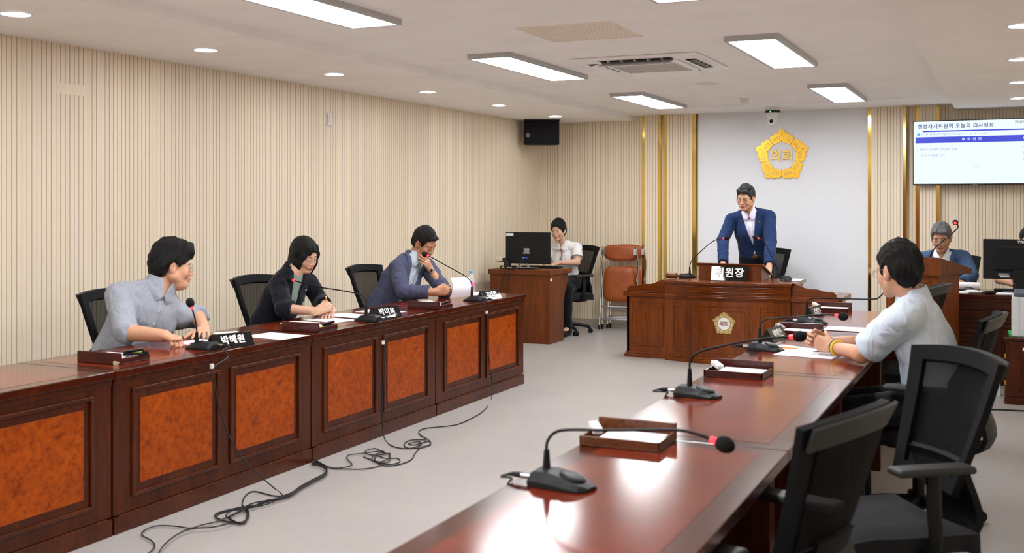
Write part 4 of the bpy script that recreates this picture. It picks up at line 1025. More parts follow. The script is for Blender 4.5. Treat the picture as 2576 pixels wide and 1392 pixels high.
cable('thin black cable looping below the right monitor', [at_y(2538, 690, 10.12), at_y(2545, 705, 10.08), at_y(2556, 722, 10.05), Vector((.02, 10.05, .756))], .004)
def mouse(x, y, rz, lb):
    t = thing('computer_mouse', lb, 'mouse', (x, y, .7505), rz)
    m = MB(); m.ball((0, 0, .006), (.032, .058, .034)); 
    vs = [(v[0], v[1], max(0, v[2])) for v in m.v]; m.v = vs; m.build('mouse_shell', 'black_satin', t, smooth=True)
    m = MB(); m.cyl((-.003, .03, .034), (.003, .03, .034), .006); m.build('scroll_wheel', 'grey_plastic', t)
mouse(-.33, 10.18, R(60), 'black computer mouse on the right desk beside the lectern')
m = MB(); m.ball((0, 0, .012), (.07, .04, .018), u=18, v=8); m.ball((.05, .02, .008), (.05, .03, .012), u=14, v=8)
o = m.build('cloth_bag', 'label_white', smooth=True, loc=(-.30, 9.99, .752)); tag(o, 'small white pouch on the right desk in front of the mouse', 'pouch')
m = MB(); m.ball((0, 0, .010), (.06, .03, .014), u=16, v=8); o = m.build('black_pouch', 'black_plastic', smooth=True, loc=(-.17, 9.99, .752)); tag(o, 'small black pouch on the right desk, right of the white one', 'pouch')
sheet('white sheet on the right desk just right of the lectern', [(-.56, 9.93), (-.33, 9.93), (-.33, 10.10), (-.56, 10.10)], z=.7515, th=.006)
sheet('white sheet on the right desk under the right monitor', [(-.12, 9.92), (.12, 9.92), (.12, 10.1), (-.12, 10.1)], z=.7515, th=.008)
m = MB(); m.box(-.2, .2, -.06, .06, 0, .02); small('keyboard', 'black keyboard on the right desk', 'keyboard', m, 'black_plastic', (.06, 10.36, .7505), 0, .004)

# cabinet and printer
t = thing('drawer_cabinet', 'low dark wooden cabinet under the grey printer', 'cabinet', (.185, 9.27, 0))
m = MB(); m.box(-.225, .225, -.235, .24, .0, .48); m.build('cabinet_body', 'mahogany', t, bevel=.003)
m = MB(); m.box(-.245, .245, -.255, .25, .48, .505); m.build('cabinet_top', 'table_border', t, bevel=.006)
m = MB(); m.box(-.235, .235, -.25, .25, 0, .05); m.build('cabinet_plinth', 'mahogany_h', t, bevel=.005)
m = MB(); m.box(-.205, .205, -.245, -.235, .06, .47); d_ = m.build('cabinet_door', 'mahogany', t, bevel=.003)
m = MB()
for (a, b, c, d) in ((-.13, .17, .10, .112), (-.13, .17, .345, .357), (-.13, -.118, .10, .357), (.158, .17, .10, .357)): m.box(a, b, -.251, -.244, c, d)
m.build('door_moulding', 'mahogany_h', d_, bevel=.002)
m = MB(); m.box(-.11, -.04, -.2465, -.245, .405, .43); m.build('inventory_label', 'label_white', d_)
for z in (.16, .36):
    m = MB(); m.cyl((-.228, -.235, z - .018), (-.228, -.235, z + .018), .007); m.build('hinge', 'gold_plate', t, smooth=True)
t = thing('laser_printer', 'light grey laser printer with dark top on the low cabinet', 'printer', (.20, 9.26, .505))
m = MB(); m.box(-.20, .20, -.21, .2, 0, .30); m.build('printer_body', 'printer_grey', t, bevel=.012, seg=3)
m = MB(); m.box(-.185, .2, -.20, .2, .30, .335); m.build('printer_lid', 'printer_dark', t, bevel=.01)
m = MB(); m.box(-.2025, -.2, -.16, -.155, .02, .28); m.box(-.152, -.148, -.2115, -.20, .0, .3); m.box(-.15, .2, -.2115, -.2, .055, .058); m.build('panel_gap', 'frame_grey', t)
m = MB()
for i in range(12): m.box(-.10, -.01, -.2125, -.208, .13 + i * .0095, .134 + i * .0095)
m.build('vent', 'printer_dark', t)
m = MB(); m.box(-.21, -.05, -.16, .16, 0, .012); small('folder', 'green plastic folder under the printer', 'folder', m, 'green_plastic', (.19, 9.24, .5055), R(3), .001)
cable('black cable along the floor near the low cabinet', [Vector((-.30, 8.6, Zf)), Vector((-.1, 8.72, Zf)), Vector((.1, 8.75, Zf)), Vector((.35, 8.8, Zf)), Vector((.57, 9.1, Zf))], .006)
m = MB(); m.box(-.02, .02, -.02, .02, 0, .12); small('floor_outlet', 'small white outlet block on the floor left of the low cabinet', 'outlet', m, 'label_white', (-.10, 9.40, 0), 0, .003)
# ---------------------------------------------------------------- people: smooth implicit bodies turned into one continuous mesh
F32 = np.float32
def _smin(a, b, k):
    if k <= 0: return np.minimum(a, b)
    h = np.clip(.5 + .5 * (b - a) / k, 0, 1); return b + (a - b) * h - k * h * (1 - h)
def _smax(a, b, k): return -_smin(-a, -b, k)
def npv(v): return np.array([v[0], v[1], v[2]], dtype=F32)
class Prim:
    def __init__(s, f, lo, hi, op='u', k=.01): s.f, s.lo, s.hi, s.op, s.k = f, np.array(lo, F32), np.array(hi, F32), op, k
def cap(a, b, ra, rb=None, k=.012, op='u', sq=None, infl=0, flat=False):
    a = npv(a); b = npv(b); rb = ra if rb is None else rb; ra += infl; rb += infl
    ab = b - a; L2 = float(ab @ ab) + 1e-12; dn = ab / math.sqrt(L2)
    sq_ = None if sq is None else (npv(sq[0]) / np.linalg.norm(npv(sq[0])), sq[1])
    def f(P):
        v = P - a; h = np.clip((v @ ab) / L2, 0, 1); w = v - h[..., None] * ab
        if sq_ is not None:
            c = w @ sq_[0]; w = w + (c * (1 / sq_[1] - 1))[..., None] * sq_[0]
        d = np.sqrt((w * w).sum(-1)) - (ra + (rb - ra) * h)
        if flat: d = np.maximum(d, (P - b) @ dn)
        return d
    r = max(ra, rb) + .002
    return Prim(f, np.minimum(a, b) - r, np.maximum(a, b) + r, op, k)
def ell(c, r, M=None, k=.01, op='u'):
    c = npv(c); r = np.array(r, F32); Mn = np.eye(3, dtype=F32) if M is None else np.array(M, F32)
    def f(P):
        q = (P - c) @ Mn; k0 = np.sqrt(((q / r) ** 2).sum(-1)); k1 = np.sqrt(((q / (r * r)) ** 2).sum(-1)) + 1e-9
        return k0 * (k0 - 1) / k1
    R_ = float(r.max()); return Prim(f, c - R_, c + R_, op, k)
def custom(f, lo, hi, op='u', k=.004): return Prim(f, lo, hi, op, k)
def evaluate(prims, lo, n, vox):
    ax = [lo[i] + vox * np.arange(n[i], dtype=F32) for i in range(3)]
    A = np.full(n, .2, F32)
    for p in prims:
        m = p.k + 3.5 * vox + (.02 if p.op == 'u' else .0)
        if p.op in ('i', 'd'): sl = [slice(0, n[i]) for i in range(3)]
        else:
            sl = []
            for i in range(3):
                a = int(max(0, math.floor((p.lo[i] - m - lo[i]) / vox))); b = int(min(n[i], math.ceil((p.hi[i] + m - lo[i]) / vox) + 1)); sl.append(slice(a, b))
            if any(s_.stop <= s_.start for s_ in sl): continue
        X, Y, Z = np.meshgrid(ax[0][sl[0]], ax[1][sl[1]], ax[2][sl[2]], indexing='ij')
        P = np.stack([X, Y, Z], -1); sub = A[sl[0], sl[1], sl[2]]
        if p.op == 'd':
            band = np.abs(sub) < .04; d = np.zeros_like(sub); d[band] = p.f(P[band]); sub = sub + d
        else:
            d = p.f(P).astype(F32)
            if p.op == 'u': sub = _smin(sub, d, p.k)
            elif p.op == 's': sub = _smax(sub, -d, p.k)
            elif p.op == 'i': sub = _smax(sub, d, p.k)
        A[sl[0], sl[1], sl[2]] = sub
    return A
def nets(A, lo, vox):
    ins = A < 0; n = A.shape
    c = np.zeros((n[0] - 1, n[1] - 1, n[2] - 1), np.int8)
    offs = [(i, j, k) for i in (0, 1) for j in (0, 1) for k in (0, 1)]
    for o in offs: c += ins[o[0]:n[0] - 1 + o[0], o[1]:n[1] - 1 + o[1], o[2]:n[2] - 1 + o[2]]
    act = (c > 0) & (c < 8); ids = np.argwhere(act)
    idx = np.full(act.shape, -1, np.int32); idx[act] = np.arange(len(ids))
    pos = np.zeros((len(ids), 3), F32); cnt = np.zeros(len(ids), F32)
    for a in offs:
        for ax in range(3):
            if a[ax]: continue
            b = list(a); b[ax] = 1
            va = A[ids[:, 0] + a[0], ids[:, 1] + a[1], ids[:, 2] + a[2]]; vb = A[ids[:, 0] + b[0], ids[:, 1] + b[1], ids[:, 2] + b[2]]
            cr = (va < 0) != (vb < 0); t = np.where(cr, va / np.where(cr, va - vb, 1), 0)
            q = np.tile(np.array(a, F32), (len(ids), 1)); q[:, ax] += t; pos += q * cr[:, None]; cnt += cr
    V = (ids + pos / np.maximum(cnt, 1)[:, None]) * vox + np.array(lo, F32)
    Q = []
    for ax in range(3):
        s0 = [slice(1, n[i] - 1) for i in range(3)]; s0[ax] = slice(0, n[ax] - 1); s1 = list(s0); s1[ax] = slice(1, n[ax])
        a = ins[tuple(s0)]; b = ins[tuple(s1)]; e = np.argwhere(a != b)
        if not len(e): continue
        fl_ = a[e[:, 0], e[:, 1], e[:, 2]]
        g = e.copy()
        for i in range(3):
            if i != ax: g[:, i] += 1
        u, v = [(1, 2), (2, 0), (0, 1)][ax]
        def at(du, dv):
            h = g.copy(); h[:, u] -= du; h[:, v] -= dv; return idx[h[:, 0], h[:, 1], h[:, 2]]
        q = np.stack([at(1, 1), at(0, 1), at(0, 0), at(1, 0)], 1)
        q[~fl_] = q[~fl_][:, ::-1]; Q.append(q)
    Q = np.concatenate(Q) if Q else np.zeros((0, 4), np.int32)
    return V, Q[(Q >= 0).all(1)]
def sdf_mesh(name, prims, lo, hi, vox, matn, origin, parent, fine=(), color=None, label=None, smooth_it=0):
    lo = np.array(lo, F32); hi = np.array(hi, F32); n = tuple(int(x) for x in np.ceil((hi - lo) / vox).astype(int) + 1)
    V, Q = nets(evaluate(prims, lo, n, vox), lo, vox)
    Vs, Qs = [], []
    if fine:
        cen = V[Q].mean(1); keep = np.ones(len(Q), bool)
        for (fa, fb, fv) in fine: keep &= ~((cen > np.array(fa) + vox * .7) & (cen < np.array(fb) - vox * .7)).all(1)
        Q = Q[keep]
    Vs.append(V); Qs.append(Q); off = len(V)
    for (fa, fb, fv) in fine:
        fa = np.array(fa, F32); n = tuple(int(x) for x in np.ceil((np.array(fb, F32) - fa) / fv).astype(int) + 1)
        v, q = nets(evaluate(prims, fa, n, fv), fa, fv); Vs.append(v); Qs.append(q + off); off += len(v)
    V = np.concatenate(Vs); Q = np.concatenate(Qs)
    used = np.zeros(len(V), bool); used[Q.ravel()] = True; rm = np.cumsum(used) - 1; V = V[used]; Q = rm[Q]
    me = bpy.data.meshes.new(name); me.vertices.add(len(V)); me.vertices.foreach_set('co', (V - npv(origin)).astype(F32).ravel())
    me.loops.add(len(Q) * 4); me.loops.foreach_set('vertex_index', Q.astype(np.int32).ravel())
    me.polygons.add(len(Q)); me.polygons.foreach_set('loop_start', np.arange(0, len(Q) * 4, 4, dtype=np.int32))
    me.polygons.foreach_set('use_smooth', np.ones(len(Q), bool)); me.update(calc_edges=True); me.validate()
    if color is not None:
        at = me.color_attributes.new('tint', 'FLOAT_COLOR', 'POINT'); cc = np.ones((len(V), 4), F32); cc[:, :3] = color(V); at.data.foreach_set('color', cc.ravel())
    me.materials.append(MATS[matn]); o = bpy.data.objects.new(name, me); COL.objects.link(o); o.parent = parent
    if label: o['label'] = label
    return o

def skin_mat():
    m, nt, p = _new('skin')
    a = nt.nodes.new('ShaderNodeAttribute'); a.attribute_name = 'tint'
    f = noise(nt, coords(nt), 60, 3)
    mix = nt.nodes.new('ShaderNodeMixRGB'); mix.blend_type = 'MULTIPLY'; mix.inputs[0].default_value = 1
    nt.links.new(a.outputs['Color'], mix.inputs[1]); nt.links.new(ramp(nt, f, [(.3, (.95, .93, .92, 1)), (.7, (1, 1, 1, 1))]), mix.inputs[2])
    nt.links.new(mix.outputs[0], p.inputs['Base Color']); p.inputs['Roughness'].default_value = .48
    p.inputs['Subsurface Weight'].default_value = .12; p.inputs['Subsurface Radius'].default_value = (1, .35, .2); p.inputs['Subsurface Scale'].default_value = .006
skin_mat()
def cloth(name, c, fold=.55, var=.05, rough=.85):
    m, nt, p = _new(name); p.inputs['Roughness'].default_value = rough; p.inputs['Specular IOR Level'].default_value = .2; p.inputs['Sheen Weight'].default_value = .1
    v = coords(nt); f = noise(nt, v, 35, 4); lo = tuple(x * (1 - var) for x in c[:3]) + (1,); hi = tuple(min(1, x * (1 + var)) for x in c[:3]) + (1,)
    nt.links.new(ramp(nt, f, [(.3, lo), (.7, hi)]), p.inputs['Base Color'])
    n = nt.nodes.new('ShaderNodeTexNoise'); nt.links.new(coords(nt, (1, 1, .6)), n.inputs['Vector']); n.inputs['Scale'].default_value = 9; n.inputs['Detail'].default_value = 2.5; n.inputs['Distortion'].default_value = 1.8; n.inputs['Roughness'].default_value = .45
    bump(nt, p, n.outputs['Fac'], fold, .035)
mat('band_yellow', srgb(250, 205, 40), .45); mat('bead_dark', srgb(120, 128, 118), .4, var=.5, vscale=120)
cloth('shirt_grey', srgb(150, 155, 166)); cloth('jacket_navy', srgb(13, 14, 27)); cloth('top_sage', srgb(126, 146, 134))
cloth('jacket_slate', srgb(70, 73, 98)); cloth('polo_white', srgb(226, 226, 226)); cloth('jacket_blue', srgb(24, 46, 88), var=.10)
cloth('shirt_lilac', srgb(218, 216, 236)); cloth('shirt_sky', srgb(208, 222, 238)); cloth('shirt_white', srgb(228, 230, 236)); cloth('trousers_dark', srgb(14, 14, 20)); cloth('trim_black', srgb(30, 30, 36))
def speckled(name, a, b, scale):
    m, nt, p = _new(name); f = noise(nt, coords(nt), scale, 2, .8)
    nt.links.new(ramp(nt, f, [(.35, a), (.65, b)]), p.inputs['Base Color']); p.inputs['Roughness'].default_value = .85; p.inputs['Specular IOR Level'].default_value = .25
speckled('jacket_linen', srgb(34, 56, 92), srgb(80, 106, 142), 190); speckled('shirt_pattern', srgb(156, 170, 182), srgb(186, 197, 206), 300)
def hairmat(name, a, b, rough=.55):
    m, nt, p = _new(name); f = noise(nt, coords(nt, (1, 1, .10)), 420, 4, .75)
    nt.links.new(ramp(nt, f, [(.35, a), (.68, b)]), p.inputs['Base Color']); p.inputs['Roughness'].default_value = rough; p.inputs['Specular IOR Level'].default_value = .22
    bump(nt, p, f, .8, .005)
hairmat('hair_black', (.004, .004, .0045, 1), (.010, .009, .009, 1)); hairmat('hair_dark_grey', (.008, .008, .009, 1), (.06, .06, .063, 1), .5); hairmat('hair_grey', (.03, .03, .032, 1), (.26, .26, .27, 1), .55)
mat('eye_white', (.46, .43, .41, 1), .3); mat('iris_dark', (.012, .008, .006, 1), .1); mat('brow_black', (.02, .017, .016, 1), .8); mat('lash', (.03, .02, .02, 1), .7)
mat('glasses_metal', (.08, .08, .09, 1), .3, metal=.6); mat('glasses_clear', (.55, .55, .58, 1), .25, metal=.5)

def axes(yaw_deg, pitch=0, roll=0):
    y, p = R(yaw_deg), R(pitch); f = Vector((math.cos(y) * math.cos(p), math.sin(y) * math.cos(p), -math.sin(p)))
    r = f.cross(Vector((0, 0, 1))).normalized(); u = r.cross(f)
    if roll:
        q = Matrix.Rotation(R(roll), 3, f); r = q @ r; u = q @ u
    return r, f, u
def fold_noise(scale, amp, seed=0):
    rs = np.random.RandomState(seed); D = [(rs.normal(size=3), rs.uniform(0, 6.28), rs.uniform(.6, 1.6)) for _ in range(7)]
    def f(P):
        s = 0; w = np.sin((P @ np.array([17., 11., 23.])) + seed) * .8
        for d, ph, fr in D:
            d = d / np.linalg.norm(d); s = s + np.sin((P @ d) * scale * fr + ph + w) ** 3 / 3.0
        return (s * amp).astype(F32)
    return f
class Head:
    def __init__(s, C, yaw_, pitch=0, roll=0, hs=1.0, female=False, fat=0):
        s.C = Vector(C); s.r, s.f, s.u = axes(yaw_, pitch, roll); s.hs = hs; s.fem = female; s.fat = fat
        s.M = np.array([list(s.r), list(s.f), list(s.u)], F32).T      # columns
        s.prims = s._prims()
    def w(s, x, y, z): return s.C + (s.r * x + s.f * y + s.u * z) * s.hs
    def loc(s, P): return ((P - npv(s.C)) @ s.M) / s.hs
    def _prims(s):
        h = s.hs; W = s.w; M = s.M; L = []
        E = lambda c, r, k=.012, op='u': L.append(ell(W(*c), tuple(a * h for a in r), M, k * h, op))
        Cp = lambda a, b, ra, rb, k=.012, op='u': L.append(cap(W(*a), W(*b), ra * h, rb * h, k * h, op))
        fm = s.fem; ft = s.fat
        E((0, -.012, .03), (.075, .095, .086))
        E((0, .026, -.030), (.063 + ft * .5, .062, .078), .03)
        for sx in (-1, 1):
            Cp((sx * (.054 + ft * .4 - .004 * fm), -.004, -.052), (sx * .016, .062, -.098), .018 + ft, .016, .022)
            E((sx * .036, .058, -.032), (.024 + ft * .5, .026, .028), .016)
        E((0, .070, -.096), (.021, .018, .016), .014)
        if ft > .004: E((0, .03, -.10), (.05, .05, .03), .02)
        Cp((-.034, .074, .020), (.034, .074, .020), .013 - .003 * fm, .013 - .003 * fm, .014)
        for sx in (-1, 1): E((sx * .0315, .104, -.001), (.021, .020, .0125), .008, 's')
        for sx in (-1, 1): E((sx * .0315, .0755, -.001), (.0165, .0125, .0105), .004)      # lids over the eyeball
        Cp((0, .083, .010), (0, .1005 - .003 * fm, -.030), .0065, .0095 - .0015 * fm, .010)
        E((0, .1035 - .004 * fm, -.0345), (.0105 - .0015 * fm, .0105, .009), .006)
        for sx in (-1, 1): E((sx * .0125, .094, -.039), (.0075, .010, .0075), .005)
        for sx in (-1, 1): E((sx * .0065, .099, -.0465), (.0035, .005, .003), .002, 's')
        E((0, .080, -.062), (.028, .019, .020), .012)
        Cp((-.016, .0885, -.0625), (.016, .0885, -.0625), .0058, .0058, .005)
        E((0, .0955, -.0605), (.011, .006, .0045), .004)
        Cp((-.013, .088, -.0735), (.013, .088, -.0735), .0068, .0068, .005)
        Cp((-.021, .0935, -.0680), (.021, .0935, -.0680), .0016, .0016, .0015, 's')
        for sx in (-1, 1):
            eM = M
            E((sx * .0790, -.010, -.006), (.0125, .019, .033), .006)
            E((sx * .0905, -.003, -.002), (.0095, .010, .019), .003, 's')
            E((sx * .077, -.002, -.032), (.007, .008, .010), .006)
        return L
    def value(s, pts):
        P = np.array(pts, F32); d = np.full(len(P), .2, F32)
        for p in s.prims:
            v = p.f(P); d = _smin(d, v, p.k) if p.op == 'u' else _smax(d, -v, p.k)
        return d
    def face_y(s, x, z):
        ys = np.linspace(.14, .03, 111); d = s.value([tuple(s.w(x, y, z)) for y in ys]); i = int(np.argmax(d < 0)); return float(ys[i]) if (d < 0).any() else .08
    def side_x(s, y, z, sg=1):
        xs = np.linspace(.11, .02, 91); d = s.value([tuple(s.w(sg * x, y, z)) for x in xs]); i = int(np.argmax(d < 0)); return float(xs[i]) if (d < 0).any() else .07
def finger_chain(L, base, d, n, lens, rad, curls, k=.004):
    p = Vector(base); dd = Vector(d).normalized(); n = Vector(n)
    for i, (l, c) in enumerate(zip(lens, curls)):
        ax = dd.cross(n)
        if ax.length > 1e-5: dd = Matrix.Rotation(R(c), 3, ax.normalized()) @ dd; n = Matrix.Rotation(R(c), 3, ax.normalized()) @ n
        q = p + dd * l; L.append(cap(p, q, rad[i], rad[i + 1], k if i == 0 else .003)); p = q
    return p
def hand(L, W, d, n, side, curl=(20, 25, 15), hs=1.0, spread=.06, thumb=(0, 20, 15), curls=None, thumb_out=.55):
    """W wrist, d finger direction, n the way the palm faces, side = unit vector toward the thumb"""
    d = Vector(d).normalized(); n = (Vector(n) - d * Vector(n).dot(d)).normalized(); s = Vector(side); s = (s - d * s.dot(d) - n * s.dot(n)).normalized(); W = Vector(W)
    A = lambda a, b, c: W + (d * a + s * b + n * c) * hs
    L.append(cap(A(-.02, 0, 0), A(.02, 0, 0), .027 * hs, .029 * hs, .012, sq=(n, .72)))
    L.append(cap(A(.02, 0, 0), A(.072, 0, 0), .031 * hs, .038 * hs, .012, sq=(n, .42)))
    L.append(cap(A(.03, -.02, 0), A(.075, -.026, 0), .014 * hs, .013 * hs, .01)); L.append(cap(A(.03, .015, .004), A(.078, .026, 0), .015 * hs, .0125 * hs, .01))
    tips = []
    lens = [(.040, .025, .020), (.045, .028, .021), (.041, .026, .020), (.032, .020, .017)]
    for i in range(4):
        o = (.029, .0098, -.0095, -.0275)[i]; ad = (.084, .088, .084, .076)[i]; r = (.0092, .0094, .0089, .0080)[i] * hs
        dr = d + s * (spread * (1.5 - i)); cl = curls[i] if curls else (curl[0] + 3 * i, curl[1] + 2 * i, curl[2])
        tips.append(finger_chain(L, A(ad, o, 0), dr, n, [l * hs for l in lens[i]], [r, r * .95, r * .88, r * .76], cl, .006))
    tb = A(.028, .027, .006); td = (d * .72 + s * thumb_out + n * .25)
    tips.append(finger_chain(L, tb, td, n - s * .6, [.042 * hs, .032 * hs, .026 * hs], [.0155 * hs, .0112 * hs, .0103 * hs, .008 * hs], thumb, .010))
    return tips
def torso_prims(S, infl, k=.03):
    r, f, u = S['tr'], S['tf'], S['tu']; P, N = S['P'], S['N']; b = S.get('bulk', 1.0); sp = N - P
    A = lambda t, fx=0: P + sp * t + f * fx
    L = [cap(A(-.02), A(.22, .008), .150 * b, .142 * b, k, sq=(f, .74), infl=infl), cap(A(.22, .008), A(.60, .018), .142 * b, .158 * b, k, sq=(f, .70), infl=infl),
         cap(A(.60, .018), A(.80, .006), .158 * b, .125 * b, k, sq=(f, .72), infl=infl),
         cap(S['sh'][0] - r * -.02 * 0 + (N - S['sh'][0]) * .12, S['sh'][1] + (N - S['sh'][1]) * .12, .052 * b, None, k, infl=infl)]
    for s in (0, 1): L.append(cap(N + u * .004 - f * .012, S['sh'][s] + (N - S['sh'][s]) * .30 + u * .004, .042, .046 * b, k, infl=infl * .8))
    if S.get('belly'): L.append(ell(A(.25, .05), (.13 * b, .10 + S['belly'], .15), np.array([list(r), list(f), list(u)], F32).T, .05))
    if S.get('bust'):
        for s in (-1, 1): L.append(ell(A(.60, .085) + r * s * .068, (.062, .05, .058), None, .04))
    return L
def arm_prims(S, s, infl, upto=2.0, k=.015, flare=0):
    a, e, w = S['sh'][s], S['el'][s], S['wr'][s]; b = S.get('armb', 1.0); L = []
    if upto <= 1: L.append(cap(a, a + (e - a) * upto, .054 * b, (.054 + (.043 - .054) * upto) * b + flare, k, infl=infl, flat=True)); return L
    L.append(cap(a, e, .054 * b, .042 * b, k, infl=infl))
    t = upto - 1; L.append(cap(e, e + (w - e) * min(t, 1), .041 * b, (.041 + (.028 - .041) * t) * b + flare, k, infl=infl, flat=t < 1.0))
    return L
def leg_prims(S, infl, k=.03):
    L = []
    for s in (0, 1):
        h, kn, an = S['hip'][s], S['kn'][s], S['an'][s]; L += [cap(h, kn, .088, .060, k, infl=infl), cap(kn, an, .056, .040, k, infl=infl)]
    return L
BIG = (-1e3, -1e3, -1e3), (1e3, 1e3, 1e3)
def halfspace(pt, nrm, k=.004):
    pt = npv(pt); nrm = npv(Vector(nrm).normalized()); return custom(lambda P: ((P - pt) @ nrm).astype(F32), BIG[0], BIG[1], 'i', k)
def bounds(prims, pad=.02):
    us = [p for p in prims if p.op == 'u']; return np.min([p.lo for p in us], 0) - pad, np.max([p.hi for p in us], 0) + pad
def person(S, label):
    O = Vector((S['P'].x, S['P'].y, 0)); t = thing('person', label, 'person', O)
    H = S['head']; r, f, u = S['tr'], S['tf'], S['tu']; N = S['N']
    # ---- body
    L = list(H.prims)
    nb = N + u * .0
    L.append(cap(H.w(0, -.022, -.06), nb + f * .005, .052 * S.get('neckb', 1), .058 * S.get('neckb', 1), .02))
    L += torso_prims(S, -.004)
    for s in (0, 1): L += arm_prims(S, s, -.002)
    L += leg_prims(S, -.004)
    for s in (0, 1): L.append(cap(S['an'][s], S['toe'][s], .036, .030, .02))
    hb = []
    for s in (0, 1):
        hd = S['hand'][s]; n0 = len(L); hand(L, S['wr'][s], **hd); lo, hi = bounds(L[n0:], .004); hb.append((lo, hi, S.get('hv', .003)))
    lo, hi = bounds(L)
    C = npv(H.C); hl, hh = C - np.array([.15, .15, .25], F32) * H.hs, C + .145 * H.hs
    base = np.array(S['skin'][:3], F32); lip = np.array(S.get('lip', (.52, .22, .19)), F32)
    def color(V):
        q = H.loc(V); c = np.tile(base, (len(V), 1))
        e = np.sqrt((q[:, 0] / .0225) ** 2 + ((q[:, 2] + .068) / (.0095 * (1 - .45 * np.clip(np.abs(q[:, 0]) / .0225, 0, 1)))) ** 2)
        m = np.clip((1.25 - e) / .5, 0, 1) * (q[:, 1] > .078); c = c * (1 - m[:, None]) + lip * m[:, None]
        ck = np.exp(-(((np.abs(q[:, 0]) - .04) / .02) ** 2 + ((q[:, 2] + .03) / .02) ** 2)) * (q[:, 1] > .04) * .25
        c = c * (1 - ck[:, None] * np.array([0, .18, .15], F32))
        return c
    sdf_mesh('body', L, lo, hi, .0075, 'skin', O, t, fine=[(hl, hh, S.get('fv', .0028))] + hb, color=color)
    # ---- face pieces
    par = t
    for sx in (-1, 1):
        ex, ez = sx * .0315, -.001; fy = H.face_y(ex, ez)
        sub = lambda m, nm, mt: m.build(nm, mt, t, smooth=True)
        def pt(x, z, o=0): return H.w(x, H.face_y(x, z) + o, z) - O
        if S.get('eyes', 'open') == 'open':
            m = MB(); m.grid(lambda a, b: pt(ex + (a - .5) * .026, ez - .0008 + (b - .5) * 2 * S.get('eyeh', .0040) * math.sqrt(max(0, 1 - (2 * a - 1) ** 2)) ** 1.0 - .0005, .0008), 8, 4, .001); sub(m, 'eye', 'eye_white')
            gx = S.get('gaze', 0)
            m = MB(); m.grid(lambda a, b: pt(ex + gx + .0052 * (2 * a - 1), ez - .0010 + (2 * b - 1) * S.get('eyeh', .0040) * .93 * math.sqrt(max(0, 1 - (2 * a - 1) ** 2)), .0016), 6, 4, .001); sub(m, 'iris', 'iris_dark')
            lz = lambda a: ez - .0008 + S.get('eyeh', .0040) * math.sqrt(max(0, 1 - (2 * a - 1) ** 2)) + .0002
        else: lz = lambda a: ez - .0035 - .0025 * math.sqrt(max(0, 1 - (2 * a - 1) ** 2))
        m = MB(); m.tube([pt(ex + (a / 8 - .5) * .028, lz(a / 8), .0008) for a in range(9)], .0013, 6); sub(m, 'eyelash', 'lash')
        m = MB(); bw = S.get('browtilt', 0)
        pts = [pt(sx * x, z + bw * (.5 - i / 4) * 1, .0008) for i, (x, z) in enumerate([(.012, .0175), (.022, .0205), (.032, .0218), (.041, .0205), (.049, .0165)])]
        k_ = S.get('brow', .0026); m.tube(pts, [k_ * .9, k_ * 1.1, k_, k_ * .85, k_ * .4], 6, smooth=3); sub(m, 'eyebrow', 'brow_black' if S.get('browm') is None else S['browm'])
    # ---- hair
    hair(S, H, O, t)
    if S.get('glasses'): glasses(S, H, O, t)
    # ---- clothes
    for g in S['clothes']: garment(S, g, O, t)
    # trousers and shoes
    L = leg_prims(S, .010) + [cap(S['P'] - f * .0, S['P'] + (N - S['P']) * .2, .152 * S.get('bulk', 1), .145 * S.get('bulk', 1), .03, sq=(f, .78), infl=.008)]
    L.append(custom(fold_noise(30, .003, 5), *BIG, op='d')); lo, hi = bounds(L); sdf_mesh('trousers', L, lo, hi, .012, S.get('trouser', 'trousers_dark'), O, t)
    for s in (0, 1):
        a, b = S['an'][s], S['toe'][s]; dn = (b - a); dn.z = 0; dn.normalize()
        L = [cap(Vector((a.x, a.y, .045)) - dn * .02, Vector((b.x, b.y, .035)), .046, .038, .02), halfspace((0, 0, .002), (0, 0, -1))]
        lo, hi = bounds(L); sdf_mesh('shoe', L, lo, hi, .01, 'black_satin', O, t)
    return t, O
